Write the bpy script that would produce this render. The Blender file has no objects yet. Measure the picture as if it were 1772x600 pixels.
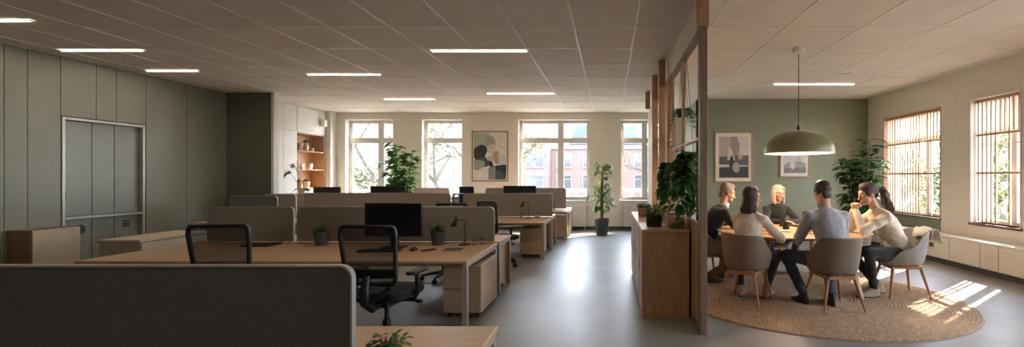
import bpy, math, random
from mathutils import Vector, Matrix, Euler
random.seed(7)
R = math.radians
sc = bpy.context.scene
col = sc.collection

# ------------------------------------------------------------------ camera, world, sun, exposure
FPX = 760.0
cd = bpy.data.cameras.new('camera'); cam = bpy.data.objects.new('camera', cd); col.objects.link(cam)
cd.sensor_fit = 'HORIZONTAL'; cd.sensor_width = 36.0; cd.lens = FPX / 1772 * 36.0
cd.shift_x = -169 / 1772; cd.shift_y = 5 / 1772; cd.clip_end = 400; cd.clip_start = 0.05
cam.location = (0, 0, 1.5); cam.rotation_euler = (R(90), 0, 0)
sc.camera = cam
sc.view_settings.view_transform = 'Standard'
sc.view_settings.look = 'None'
sc.view_settings.exposure = 0.84
sc.view_settings.gamma = 1.0
sc.view_settings.use_curve_mapping = False
w = bpy.data.worlds.new('sky'); sc.world = w; w.use_nodes = True
nt = w.node_tree; nt.nodes.clear()
_o = nt.nodes.new('ShaderNodeOutputWorld'); _b = nt.nodes.new('ShaderNodeBackground')
_t = nt.nodes.new('ShaderNodeTexCoord'); _s = nt.nodes.new('ShaderNodeSeparateXYZ'); _r = nt.nodes.new('ShaderNodeValToRGB')
nt.links.new(_t.outputs['Generated'], _s.inputs[0]); nt.links.new(_s.outputs['Z'], _r.inputs[0])
_r.color_ramp.elements[0].position = 0.0; _r.color_ramp.elements[0].color = (.93, .96, 1.0, 1)
_r.color_ramp.elements[1].position = 0.55; _r.color_ramp.elements[1].color = (.62, .77, 1.0, 1)
nt.links.new(_r.outputs[0], _b.inputs['Color']); _b.inputs['Strength'].default_value = 15.0
nt.links.new(_b.outputs[0], _o.inputs['Surface'])
SUN_DIR = Vector((-.66, -.50, -.62)).normalized()
sl = bpy.data.lights.new('sun', 'SUN'); sl.energy = 21.0; sl.angle = R(.8); sl.color = (1.0, .89, .76)
so = bpy.data.objects.new('sun', sl); col.objects.link(so); so.rotation_euler = SUN_DIR.to_track_quat('-Z', 'Y').to_euler()
so.location = (20, 20, 20)
def portal(loc, rot, sx, sz):
    l = bpy.data.lights.new('daylight_portal', 'AREA'); l.shape = 'RECTANGLE'; l.size = sx; l.size_y = sz
    l.cycles.is_portal = True
    o = bpy.data.objects.new('daylight_portal', l); col.objects.link(o); o.location = loc; o.rotation_euler = rot
CEIL = 3.3; XL = -8.23; XR = 6.0; YB = 12.4; YG = 10.2; YF = -2.6
BW = [(-7.46, -6.12), (-5.30, -4.16), (-2.58, -.57), (.31, 1.62)]      # back windows (x ranges)
BZ = (.83, 3.10)
RW = [(7.96, 9.60), (6.40, 7.30), (3.7, 5.1), (1.3, 2.7)]                          # right windows (y ranges); the last is added, unseen, for foreground daylight
RZ = (.74, 2.77)
for a, b in BW: portal(((a + b) / 2, YB + .3, (BZ[0] + BZ[1]) / 2), (R(-90), 0, 0), b - a, BZ[1] - BZ[0])
for a, b in RW: portal((XR + .3, (a + b) / 2, (RZ[0] + RZ[1]) / 2), (R(-90), 0, R(-90)), b - a, RZ[1] - RZ[0])

# ------------------------------------------------------------------ materials
def lin(c):
    r = []
    for v in c:
        v /= 255.0
        r.append(v / 12.92 if v <= .04045 else ((v + .055) / 1.055) ** 2.4)
    return tuple(r) + (1,)
def mat(name, rgb, rough=.6, metal=0.0, var=0.0, scale=6.0, bump=0.0, bscale=60.0, stretch=(1, 1, 1), emit=0.0,
        rgb2=None, sheen=0.0, coat=0.0, trans=0.0, detail=4.0, spec=.5, roughvar=0.0):
    m = bpy.data.materials.new(name); m.use_nodes = True; n = m.node_tree; L = n.links
    p = n.nodes['Principled BSDF']; p.inputs['Base Color'].default_value = lin(rgb)
    p.inputs['Roughness'].default_value = rough; p.inputs['Metallic'].default_value = metal
    p.inputs['Specular IOR Level'].default_value = spec
    if sheen: p.inputs['Sheen Weight'].default_value = sheen
    if coat: p.inputs['Coat Weight'].default_value = coat
    if emit:
        p.inputs['Emission Color'].default_value = lin(rgb); p.inputs['Emission Strength'].default_value = emit
    tc = n.nodes.new('ShaderNodeTexCoord'); mp = n.nodes.new('ShaderNodeMapping'); L.new(tc.outputs['Object'], mp.inputs[0])
    mp.inputs['Scale'].default_value = stretch
    nz = n.nodes.new('ShaderNodeTexNoise'); L.new(mp.outputs[0], nz.inputs['Vector']); nz.inputs['Scale'].default_value = scale
    nz.inputs['Detail'].default_value = detail
    c2 = rgb2 or tuple(max(0, v * (1 - (var or .06))) for v in rgb)
    cr = n.nodes.new('ShaderNodeValToRGB'); L.new(nz.outputs['Fac'], cr.inputs[0])
    cr.color_ramp.elements[0].position = .32; cr.color_ramp.elements[1].position = .68
    cr.color_ramp.elements[0].color = lin(c2); cr.color_ramp.elements[1].color = lin(rgb)
    L.new(cr.outputs[0], p.inputs['Base Color'])
    if roughvar:
        mr = n.nodes.new('ShaderNodeMapRange'); L.new(nz.outputs['Fac'], mr.inputs[0])
        mr.inputs[3].default_value = rough - roughvar; mr.inputs[4].default_value = rough + roughvar
        L.new(mr.outputs[0], p.inputs['Roughness'])
    if bump:
        n2 = n.nodes.new('ShaderNodeTexNoise'); L.new(mp.outputs[0], n2.inputs['Vector']); n2.inputs['Scale'].default_value = bscale
        bp = n.nodes.new('ShaderNodeBump'); bp.inputs['Strength'].default_value = bump; bp.inputs['Distance'].default_value = .01
        L.new(n2.outputs['Fac'], bp.inputs['Height']); L.new(bp.outputs[0], p.inputs['Normal'])
    if trans:
        tr = n.nodes.new('ShaderNodeBsdfTransparent'); mx = n.nodes.new('ShaderNodeMixShader'); mx.inputs[0].default_value = trans
        out = n.nodes['Material Output']; L.new(p.outputs[0], mx.inputs[1]); L.new(tr.outputs[0], mx.inputs[2]); L.new(mx.outputs[0], out.inputs[0])
    return m
def glass_mat(name, tint=(1, 1, 1), refl=.06):
    m = bpy.data.materials.new(name); m.use_nodes = True; n = m.node_tree; n.nodes.clear(); L = n.links
    o = n.nodes.new('ShaderNodeOutputMaterial'); t = n.nodes.new('ShaderNodeBsdfTransparent'); g = n.nodes.new('ShaderNodeBsdfGlossy')
    t.inputs[0].default_value = tint + (1,); g.inputs['Roughness'].default_value = .02
    lw = n.nodes.new('ShaderNodeLayerWeight'); lw.inputs[0].default_value = .5
    pw = n.nodes.new('ShaderNodeMath'); pw.operation = 'POWER'; pw.inputs[1].default_value = 4.5; L.new(lw.outputs['Facing'], pw.inputs[0])
    f = n.nodes.new('ShaderNodeMath'); f.operation = 'MULTIPLY_ADD'; f.inputs[1].default_value = .9; f.inputs[2].default_value = .035; L.new(pw.outputs[0], f.inputs[0])
    x = n.nodes.new('ShaderNodeMixShader'); L.new(f.outputs[0], x.inputs[0]); L.new(t.outputs[0], x.inputs[1]); L.new(g.outputs[0], x.inputs[2])
    L.new(x.outputs[0], o.inputs[0]); return m
def brick_mat(name, c1, c2, mortar, scale=4.0):
    m = bpy.data.materials.new(name); m.use_nodes = True; n = m.node_tree; L = n.links; p = n.nodes['Principled BSDF']
    tc = n.nodes.new('ShaderNodeTexCoord'); sp = n.nodes.new('ShaderNodeSeparateXYZ'); cb = n.nodes.new('ShaderNodeCombineXYZ')
    ad = n.nodes.new('ShaderNodeMath'); L.new(tc.outputs['Object'], sp.inputs[0]); L.new(sp.outputs[0], ad.inputs[0]); L.new(sp.outputs[1], ad.inputs[1])
    L.new(ad.outputs[0], cb.inputs[0]); L.new(sp.outputs[2], cb.inputs[1])
    b = n.nodes.new('ShaderNodeTexBrick'); L.new(cb.outputs[0], b.inputs['Vector']); b.inputs['Scale'].default_value = scale
    b.inputs['Color1'].default_value = lin(c1); b.inputs['Color2'].default_value = lin(c2); b.inputs['Mortar'].default_value = lin(mortar)
    b.inputs['Mortar Size'].default_value = .03
    L.new(b.outputs[0], p.inputs['Base Color']); p.inputs['Roughness'].default_value = .9; return m

W_ST = (1.2, 12, 12)
M = {}
M['cream'] = mat('cream_paint', (230, 221, 206), .75, var=.03, bump=.05, bscale=90)
M['white_paint'] = mat('white_paint', (228, 222, 212), .6, var=.02)
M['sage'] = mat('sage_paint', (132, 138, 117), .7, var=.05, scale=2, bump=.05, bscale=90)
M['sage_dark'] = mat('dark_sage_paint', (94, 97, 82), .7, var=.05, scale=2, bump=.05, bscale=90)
M['wallgrey'] = mat('grey_green_panel', (126, 127, 112), .38, var=.06, scale=1.5, bump=.03, bscale=60)
M['ceiling'] = mat('ceiling_tile', (230, 220, 206), .85, var=.035, scale=3, bump=.12, bscale=140)
M['tbar'] = mat('ceiling_grid_metal', (235, 230, 222), .4, var=.03)
M['floor'] = mat('polished_concrete', (146, 143, 138), .42, var=.17, scale=1.3, bump=.02, bscale=5, detail=9, spec=.4, roughvar=.07)
M['oak'] = mat('pale_oak', (205, 168, 128), .42, rgb2=(186, 148, 109), scale=5, stretch=(1.2, 14, 14), bump=.05, bscale=14, detail=6)
M['oak_x'] = mat('oak_vertical', (196, 155, 113), .5, rgb2=(172, 131, 92), scale=4, stretch=(12, 12, 1), bump=.06, bscale=14, detail=6)
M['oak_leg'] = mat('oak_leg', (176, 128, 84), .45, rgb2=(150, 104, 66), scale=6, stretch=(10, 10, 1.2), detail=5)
M['post'] = mat('weathered_wood_post', (150, 126, 102), .55, rgb2=(122, 101, 82), scale=4, stretch=(14, 14, 1), bump=.1, bscale=12, detail=6)
M['laminate'] = mat('beige_laminate', (190, 162, 130), .5, rgb2=(178, 150, 119), scale=4, stretch=(1, 1, 10), detail=5)
M['leg_metal'] = mat('greige_powder_coat', (176, 165, 151), .4, metal=.25, var=.03)
M['screen'] = mat('grey_felt', (150, 141, 130), .95, var=.10, scale=120, bump=.25, bscale=260)
M['screen_pale'] = mat('pale_felt', (188, 176, 164), .95, var=.08, scale=120, bump=.2, bscale=260)
M['screen_dark'] = mat('charcoal_felt', (92, 97, 100), .95, var=.14, scale=160, bump=.3, bscale=300)
M['trim_light'] = mat('pale_edge', (172, 170, 165), .45, metal=.3)
M['black'] = mat('black_plastic', (26, 26, 27), .42, var=.1)
M['black_soft'] = mat('black_fabric', (24, 24, 26), .9, var=.2, scale=80, bump=.2, bscale=240)
M['mesh'] = mat('black_mesh', (24, 23, 22), .8, trans=.30)
M['chrome'] = mat('brushed_aluminium', (150, 150, 150), .3, metal=.9)
M['screen_glass'] = mat('dark_display', (9, 9, 11), .25, var=.1)
M['lampmetal'] = mat('dark_bronze', (62, 54, 46), .35, metal=.7)
M['shell'] = mat('taupe_shell', (122, 106, 92), .75, var=.05, scale=60, bump=.1, bscale=200)
M['shell_grey'] = mat('grey_shell', (146, 139, 132), .75, var=.05, scale=60, bump=.1, bscale=200)
M['shade'] = mat('olive_enamel', (128, 124, 88), .38, var=.03)
M['shade_in'] = mat('cream_enamel', (240, 222, 190), .6)
M['bulb'] = mat('warm_bulb', (255, 205, 150), .5, emit=14)
M['led'] = mat('led_diffuser', (255, 236, 212), .5, emit=52.0)
M['leaf'] = mat('green_leaf', (88, 130, 58), .42, rgb2=(58, 98, 42), scale=9)
M['leaf_dark'] = mat('deep_green_leaf', (66, 106, 52), .42, rgb2=(44, 78, 38), scale=9)
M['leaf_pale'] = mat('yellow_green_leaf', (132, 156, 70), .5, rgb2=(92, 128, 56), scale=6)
def leafy(m):
    n = m.node_tree; L = n.links; p = n.nodes['Principled BSDF']; o = n.nodes['Material Output']; t = n.nodes.new('ShaderNodeBsdfTranslucent'); x = n.nodes.new('ShaderNodeMixShader')
    x.inputs[0].default_value = .4; cr = n.nodes['Color Ramp']; L.new(cr.outputs[0], t.inputs[0]); L.new(p.outputs[0], x.inputs[1]); L.new(t.outputs[0], x.inputs[2]); L.new(x.outputs[0], o.inputs[0])
for k_ in ('leaf', 'leaf_dark', 'leaf_pale'): leafy(M[k_])
M['bark'] = mat('plant_bark', (118, 92, 66), .8, var=.2, scale=14)
M['pot_dark'] = mat('anthracite_pot', (62, 64, 66), .55, var=.06)
M['pot_black'] = mat('black_pot', (36, 36, 36), .6, var=.06)
M['pot_terra'] = mat('terracotta_pot', (168, 124, 94), .8, var=.08)
M['pot_white'] = mat('cream_ceramic', (216, 200, 180), .5, var=.04)
M['soil'] = mat('potting_soil', (52, 40, 32), .95, var=.3, scale=60, bump=.4)
M['frame_wood'] = mat('thin_wood_frame', (120, 92, 68), .5, var=.1)
M['mat_board'] = mat('mat_board', (226, 216, 202), .8)
M['locker'] = mat('grey_locker', (126, 128, 120), .38, metal=.15, var=.04)
M['steel'] = mat('steel_frame', (168, 166, 158), .35, metal=.5, var=.04)
M['brown_box'] = mat('brown_laminate', (128, 98, 74), .5, var=.06)
M['beige_cab'] = mat('beige_cabinet', (176, 158, 134), .5, var=.05)
M['upvc'] = mat('window_frame_paint', (206, 200, 190), .45)
M['slat'] = mat('cedar_slat', (196, 160, 126), .55, rgb2=(170, 134, 100), scale=5, stretch=(10, 10, 1))
M['glass'] = glass_mat('window_glass')
M['clear'] = glass_mat('clear_glass', (.86, .88, .86))
M['kick'] = mat('dark_plinth', (74, 74, 72), .6)
M['radiator'] = mat('radiator_white', (222, 214, 202), .5)
M['brick'] = brick_mat('red_brick', (98, 70, 60), (86, 60, 51), (112, 102, 96), 3.2)
M['brick_pale'] = brick_mat('pale_brick', (118, 96, 86), (104, 84, 74), (128, 118, 110), 3.2)
M['stone'] = mat('pale_stone', (124, 120, 114), .8)
M['win_dark'] = mat('street_window', (44, 50, 58), .15, var=.2, scale=1)
M['roof'] = mat('slate_roof', (66, 76, 90), .7, var=.12)
M['pave'] = mat('pavement', (92, 90, 86), .9, var=.1)
M['tree_bark'] = mat('tree_bark', (64, 56, 48), .9, var=.2)
M['tree_leaf'] = mat('tree_leaf', (112, 118, 78), .7, rgb2=(84, 94, 56), scale=2)

# ------------------------------------------------------------------ mesh builder
class MB:
    def __init__(s): s.v = []; s.f = []; s.m = []
    def add(s, vs, fs, mi=0):
        b = len(s.v); s.v += [tuple(v) for v in vs]
        s.f += [tuple(i + b for i in f) for f in fs]; s.m += [mi] * len(fs); return s
    def box(s, x0, x1, y0, y1, z0, z1, mi=0, T=None):
        vs = [Vector((x, y, z)) for x in (x0, x1) for y in (y0, y1) for z in (z0, z1)]
        if T is not None: vs = [T @ v for v in vs]
        return s.add(vs, [(0, 1, 3, 2), (4, 6, 7, 5), (0, 4, 5, 1), (2, 3, 7, 6), (0, 2, 6, 4), (1, 5, 7, 3)], mi)
    def rings(s, rs, caps=True, mi=0, closed=True):
        n = len(rs[0]); b = []; vs = [p for r in rs for p in r]; fs = []
        for i in range(len(rs) - 1):
            for j in range(n if closed else n - 1):
                k = (j + 1) % n
                fs.append((i * n + j, i * n + k, (i + 1) * n + k, (i + 1) * n + j))
        if caps: fs.append(tuple(reversed(range(n)))); fs.append(tuple((len(rs) - 1) * n + j for j in range(n)))
        return s.add(vs, fs, mi)
    def tube(s, pts, rad, n=10, mi=0, caps=True, sq=False):
        pts = [Vector(p) for p in pts]
        if not hasattr(rad, '__len__'): rad = [rad] * len(pts)
        rs = []; up = None
        for i, p in enumerate(pts):
            d = (pts[min(i + 1, len(pts) - 1)] - pts[max(i - 1, 0)]).normalized()
            if up is None: up = Vector((0, 0, 1)) if abs(d.z) < .9 else Vector((0, 1, 0))
            a = d.cross(up).normalized(); b = a.cross(d).normalized(); up = b
            if sq: rs.append([p + (a * x + b * y) * rad[i] for x, y in ((-1, -1), (1, -1), (1, 1), (-1, 1))])
            else: rs.append([p + (a * math.cos(t) + b * math.sin(t)) * rad[i] for t in [2 * math.pi * j / n for j in range(n)]])
        return s.rings(rs, caps, mi)
    def capsule(s, p0, p1, r0, r1=None, n=12, mi=0):
        r1 = r0 if r1 is None else r1; p0 = Vector(p0); p1 = Vector(p1); d = p1 - p0
        if d.length < 1e-6: d = Vector((0, 0, 1e-4))
        u = d.normalized(); pts = []; rr = []
        for k in range(5):
            a = R(-85 + k * 21.25); pts.append(p0 + u * r0 * math.sin(a)); rr.append(r0 * math.cos(a))
        for k in range(5):
            a = R(k * 21.25); pts.append(p1 + u * r1 * math.sin(a)); rr.append(r1 * math.cos(a))
        up = Vector((0, 0, 1)) if abs(u.z) < .9 else Vector((0, 1, 0)); a_ = u.cross(up).normalized(); b_ = a_.cross(u)
        return s.rings([[p + (a_ * math.cos(t) + b_ * math.sin(t)) * r for t in [2 * math.pi * j / n for j in range(n)]] for p, r in zip(pts, rr)], True, mi)
    def ell(s, c, r, T=None, n=16, m=10, mi=0):
        rs = []
        for i in range(1, m):
            a = math.pi * i / m
            rs.append([(c[0] + r[0] * math.sin(a) * math.cos(t), c[1] + r[1] * math.sin(a) * math.sin(t), c[2] - r[2] * math.cos(a)) for t in [2 * math.pi * j / n for j in range(n)]])
        if T is not None: rs = [[T @ Vector(p) for p in q] for q in rs]
        return s.rings(rs, True, mi)
    def lathe(s, prof, c=(0, 0, 0), n=28, mi=0, caps=False, sx=1, sy=1):
        return s.rings([[(c[0] + r * sx * math.cos(t), c[1] + r * sy * math.sin(t), c[2] + z) for t in [2 * math.pi * j / n for j in range(n)]] for r, z in prof], caps, mi)
    def prism(s, poly, f, mi=0):   # poly: 2-D points ; f(u,v,k) -> 3-D with k in 0,1
        n = len(poly); vs = [f(u, v, 0) for u, v in poly] + [f(u, v, 1) for u, v in poly]
        fs = [tuple(range(n)), tuple(reversed(range(n, 2 * n)))] + [(i, i + n, (i + 1) % n + n, (i + 1) % n) for i in range(n)]
        return s.add(vs, fs, mi)
    def build(s, name, mats, parent=None, smooth=True, bevel=0, ang=35, loc=None, seg=2):
        me = bpy.data.meshes.new(name); me.from_pydata(s.v, [], s.f)
        if not isinstance(mats, (list, tuple)): mats = [mats]
        for m in mats: me.materials.append(m)
        if len(mats) > 1: me.polygons.foreach_set('material_index', s.m)
        me.update()
        import bmesh
        bm = bmesh.new(); bm.from_mesh(me); bmesh.ops.recalc_face_normals(bm, faces=bm.faces); bm.to_mesh(me); bm.free()
        if smooth:
            me.polygons.foreach_set('use_smooth', [True] * len(me.polygons)); me.set_sharp_from_angle(angle=R(ang))
        o = bpy.data.objects.new(name, me); col.objects.link(o)
        if loc: o.location = loc
        if parent: o.parent = parent
        if bevel:
            b = o.modifiers.new('edge', 'BEVEL'); b.width = bevel; b.segments = seg; b.limit_method = 'ANGLE'; b.angle_limit = R(40)
        return o
def rrect(x0, x1, y0, y1, r, n=6, corners=(1, 1, 1, 1)):
    pts = []
    for k, (cx, cy, a) in enumerate(((x1 - r, y0 + r, -90), (x1 - r, y1 - r, 0), (x0 + r, y1 - r, 90), (x0 + r, y0 + r, 180))):
        if corners[k]:
            for i in range(n + 1):
                t = R(a + 90 * i / n); pts.append((cx + r * math.cos(t), cy + r * math.sin(t)))
        else: pts.append(((x1, y0), (x1, y1), (x0, y1), (x0, y0))[k])
    return pts
def thing(name, label, cat, loc=(0, 0, 0), rz=0, group=None):
    o = bpy.data.objects.new(name, None); col.objects.link(o); o.empty_display_size = .1
    o.location = loc; o.rotation_euler = (0, 0, rz); o['label'] = label; o['category'] = cat
    if group: o['group'] = group
    return o
def tag(o, label, cat, group=None):
    o['label'] = label; o['category'] = cat
    if group: o['group'] = group
    return o
def struct(o): o['kind'] = 'structure'; return o
KIDS = {}
def copy_tree(o, label=None, loc=None, rz=None, parent=None, kids=None):
    c = o.copy(); col.objects.link(c)
    if parent: c.parent = parent
    if label: c['label'] = label
    if loc is not None: c.location = loc
    if rz is not None: c.rotation_euler = (0, 0, rz)
    for ch in list(o.children): copy_tree(ch, parent=c)
    return c
def px(x, y_, D): return ((x - 1055) * D / FPX, D, 1.5 - (y_ - 305) * D / FPX)

# ------------------------------------------------------------------ room shell
def wall_x(name, x, y0, y1, thick, holes, z1, m):      # wall in the plane x, thick towards +/-; holes: (a,b,z0,z1)
    b = MB(); xa, xb = sorted((x, x + thick)); cur = y0
    for a, c, za, zb in sorted(holes):
        b.box(xa, xb, cur, a, 0, z1); b.box(xa, xb, a, c, 0, za); b.box(xa, xb, a, c, zb, z1); cur = c
    b.box(xa, xb, cur, y1, 0, z1); return struct(b.build(name, m, smooth=False))
def wall_y(name, y, x0, x1, thick, holes, z1, m):
    b = MB(); ya, yb = sorted((y, y + thick)); cur = x0
    for a, c, za, zb in sorted(holes):
        b.box(cur, a, ya, yb, 0, z1); b.box(a, c, ya, yb, 0, za); b.box(a, c, ya, yb, zb, z1); cur = c
    b.box(cur, x1, ya, yb, 0, z1); return struct(b.build(name, m, smooth=False))
b = MB(); b.box(XL - .3, XR + .3, YF - .2, YB + .35, -.2, 0); struct(b.build('floor', M['floor'], smooth=False))
b = MB(); b.box(XL - .3, XR + .3, YF - .2, YB + .35, CEIL, CEIL + .2); struct(b.build('ceiling', M['ceiling'], smooth=False))
wall_y('wall_back', YB, XL - .3, 2.05, .35, [(a, c) + BZ for a, c in BW], CEIL, M['cream'])
wall_y('wall_meeting', YG, 2.05, XR + .35, .2, [], CEIL, M['sage'])
wall_x('wall_corridor', 2.05, YG, YB, .12, [], CEIL, M['sage'])
wall_x('wall_right', XR, YF, YG, .35, [(a, c) + RZ for a, c in RW], CEIL, M['cream'])
wall_y('wall_front', YF, XL - .3, XR + .35, -.2, [], CEIL, M['cream'])
# the left wall with a recess for the lockers, shown as vertical panels with thin joints
wall_x('wall_left', XL - .02, YF, YB, -.3, [(6.60, 7.78, 0, 2.40)], CEIL, M['kick'])
b = MB()
cuts = [YF, -1, .3, 1.6, 2.9, 4.1, 5.2, 5.97, 6.21, 6.585]
for a, c in zip(cuts, cuts[1:]): b.box(XL - .02, XL, a + .004, c - .004, 0, CEIL)
for a, c in ((6.585, 7.04), (7.04, 7.33), (7.33, 7.795)): b.box(XL - .02, XL, a + .004, c - .004, 2.415, CEIL)
for a, c in ((7.795, 8.55), (8.55, 9.43)): b.box(XL - .02, XL, a + .004, c - .004, 0, CEIL)
struct(b.build('wall_left_panelling', M['wallgrey'], smooth=False))
o = bpy.data.objects['wall_left_panelling']; o.name = 'trim_1'
# green return wall with its cream edge
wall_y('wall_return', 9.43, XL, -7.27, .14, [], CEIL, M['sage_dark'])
b = MB(); b.box(-7.27, -7.215, 9.43, 9.57, 0, CEIL); struct(b.build('trim_2', M['white_paint'], smooth=False))
b = MB(); b.box(XL, -7.72, YB - .25, YB, 0, CEIL); struct(b.build('trim_3', M['cream'], smooth=False))
# ceiling grid
b = MB()
for k in range(-9, 9):
    y = 5.28 + .888 * k
    if YF < y < YB: b.box(XL, XR, y - .011, y + .011, CEIL - .006, CEIL)
for x in [.31 - .74 * k for k in range(12)] + [1.22 + .915 * k for k in range(6)]:
    b.box(x - .011, x + .011, YF, YB, CEIL - .006, CEIL)
struct(b.build('trim_4', M['tbar'], smooth=False))
# skirtings
b = MB(); b.box(-7.7, 2.05, YB - .015, YB, 0, .09); struct(b.build('baseboard_back', M['kick'], smooth=False))
b = MB(); b.box(2.05, XR, YG - .015, YG, 0, .09); struct(b.build('baseboard_meeting', M['kick'], smooth=False))
b = MB(); b.box(XL, XL + .012, YF, 6.59, 0, .08); b.box(XL, XL + .012, 7.79, 9.43, 0, .08); struct(b.build('baseboard_left', M['kick'], smooth=False))

# windows
def back_window(i, a, c, mull, transom=2.53):
    y = YB + .19; fw = .06; z0, z1 = BZ
    b = MB(); b.box(a, c, y, y + .07, z1 - fw, z1); b.box(a, c, y, y + .07, z0, z0 + fw)
    b.box(a, a + fw, y, y + .07, z0 + fw, z1 - fw); b.box(c - fw, c, y, y + .07, z0 + fw, z1 - fw)
    o = struct(b.build('window_%d' % i, M['upvc'], bevel=.006))
    b = MB(); b.box(a + fw, c - fw, y - .005, y + .06, transom - .045, transom + .045)
    for m in mull: b.box(m - .055, m + .055, y - .008, y + .065, z0 + fw, z1 - fw)
    b.build('transom', M['upvc'], o)
    xs = [a + fw] + sum([[m - .055, m + .055] for m in mull], []) + [c - fw]
    for k in range(0, len(xs), 2):      # sash frames and panes
        for (za, zb) in ((z0 + fw, transom - .045), (transom + .045, z1 - fw)):
            s_ = MB(); q = .028; x0, x1 = xs[k], xs[k + 1]
            s_.box(x0, x1, y + .01, y + .05, za, za + q); s_.box(x0, x1, y + .01, y + .05, zb - q, zb)
            s_.box(x0, x0 + q, y + .01, y + .05, za + q, zb - q); s_.box(x1 - q, x1, y + .01, y + .05, za + q, zb - q)
            so_ = s_.build('sash', M['upvc'], o)
            p = MB(); p.box(x0 + q, x1 - q, y + .027, y + .033, za + q, zb - q); p.build('pane', M['glass'], so_, smooth=False)
    s_ = MB(); s_.box(a - .04, c + .04, YB - .06, y, z0 - .03, z0); s_.build('sill', M['white_paint'], o, bevel=.006)
back_window(1, *BW[0], [-6.55]); back_window(2, *BW[1], []); back_window(3, *BW[2], [-1.40]); back_window(4, *BW[3], [1.0])
def right_window(i, a, c, mull, transom=2.24):
    x = XR + .2; fw = .055; z0, z1 = RZ
    b = MB(); b.box(x, x + .07, a, c, z1 - fw, z1); b.box(x, x + .07, a, c, z0, z0 + fw)
    b.box(x, x + .07, a, a + fw, z0 + fw, z1 - fw); b.box(x, x + .07, c - fw, c, z0 + fw, z1 - fw)
    o = struct(b.build('window_%d' % i, M['upvc'], bevel=.006))
    b = MB(); b.box(x - .006, x + .06, a + fw, c - fw, transom - .03, transom + .03)
    b.box(x - .008, x + .065, mull - .045, mull + .045, z0 + fw, z1 - fw)
    for zz in (1.32, 1.66) if i == 6 else (1.55, 2.02): b.box(x, x + .03, a + fw, c - fw, zz - .012, zz + .012)
    b.build('transom', M['upvc'], o)
    for (ya, yb) in ((a + fw, mull - .045), (mull + .045, c - fw)):
        p = MB(); p.box(x + .03, x + .036, ya, yb, z0 + fw, z1 - fw); p.build('pane', M['glass'], o, smooth=False)
    s_ = MB(); s_.box(XR - .03, x, a - .02, c + .02, z0 - .035, z0); s_.build('sill', M['frame_wood'], o, bevel=.005)
    s_ = MB(); t = .012
    s_.box(XR - .012, XR + .16, a - .0, a + t, z0, z1); s_.box(XR - .012, XR + .16, c - t, c, z0, z1); s_.box(XR - .012, XR + .16, a, c, z1 - t, z1)
    s_.build('lining', M['slat'] if i != 5 else M['white_paint'], o)
right_window(5, 6.40, 7.30, 6.72, 2.20); right_window(6, 7.96, 9.60, 8.55); right_window(7, 3.7, 5.1, 4.4); right_window(8, 1.3, 2.7, 2.0)  # window at the near end is added out of view to brighten the foreground
def slat_blind(label, a, c, full, rest):
    t = thing('slatted_blind', label, 'blind', (XR + .10, (a + c) / 2, RZ[0]), 0, 'wooden slatted blinds on the right hand wall')
    m = (a + c) / 2; h = RZ[1] - RZ[0]
    b = MB(); b.box(-.03, .03, a - m + .015, c - m - .015, h - .06, h - .014); b.build('head_rail', M['slat'], t)
    b = MB(); y = a + .05
    k = 0
    while y < c - .04:
        f = full[0] <= y <= full[1]
        z0 = .02 if f or k % rest == 0 else 2.2 - RZ[0]
        b.box(-.016, .016, y - m - .011, y - m + .011, z0, h - .06); y += .08; k += 1
    b.build('slats', M['slat'], t, smooth=False)
    for zz in (.80, 1.42): b = MB(); b.box(-.024, -.016, a - m + .02, c - m - .02, zz, zz + .03); b.build('batten', M['slat'], t, smooth=False)
slat_blind('vertical wooden slats filling the wide window behind the ponytailed woman', 7.96, 9.60, (8.62, 9.7), 4)
slat_blind('vertical wooden slats in the narrow window at the far right of the photo', 6.40, 7.30, (6.95, 7.4), 3)
slat_blind('vertical wooden slats in the window beyond the right edge of the photo', 3.7, 5.1, (4.7, 5.2), 3)
b = MB(); b.box(XR - .012, XR, 7.96, 9.75, .50, .70); o = b.build('trim_5', M['sage'], smooth=False); struct(o)
b = MB(); b.box(XR - .02, XR, 6.25, 7.35, .56, .70); o = b.build('trim_6', M['cream'], smooth=False, bevel=.004); struct(o)

# ------------------------------------------------------------------ outside
b = MB(); b.box(-60, 60, 13.2, 120, -4.2, -4); b.box(6.6, 70, -30, 13.2, -4.2, -4); struct(b.build('ground', M['pave'], smooth=False))
def brick_building(label, x0, x1, y, z1, mt, cols, rows, z0=-4, ww=1.3, wh=1.7, zs=None, arch=False):
    t = thing('brick_building', label, 'building', ((x0 + x1) / 2, y, -4)); cx = (x0 + x1) / 2
    b = MB(); b.box(x0 - cx, x1 - cx, 0, 8, 0, z1 + 4); b.build('wall', mt, t, smooth=False)
    b = MB(); b.box(x0 - cx - .15, x1 - cx + .15, -.15, 8.1, z1 + 4, z1 + 4.35); b.build('cornice', M['stone'], t, smooth=False)
    for i in range(cols):
        for r in rows:
            c = x0 - cx + (i + .5) * (x1 - x0) / cols; z = r + 4
            f = MB(); f.box(c - ww / 2 - .1, c + ww / 2 + .1, -.1, .05, z - .12, z + wh + .1)
            fo = f.build('window', M['stone'], t, smooth=False)
            g = MB(); g.box(c - ww / 2, c - .05, -.13, -.09, z, z + wh * .66); g.box(c + .05, c + ww / 2, -.13, -.09, z, z + wh * .66)
            g.box(c - ww / 2, c + ww / 2, -.13, -.09, z + wh * .72, z + wh); g.build('pane', M['win_dark'], fo, smooth=False)
    return t
brick_building('tall red brick building seen in the left half of the double back window', -10.4, -5.6, 40, 9.2, M['brick'], 2, (-2.8, .2, 2.4, 4.9), ww=1.5, wh=1.4)
brick_building('lower red brick building under a slate roof seen through the double back window', -5.58, 4.3, 42, 4.1, M['brick'], 4, (-2.6, .4, 2.4), ww=1.3, wh=1.2)
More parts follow.
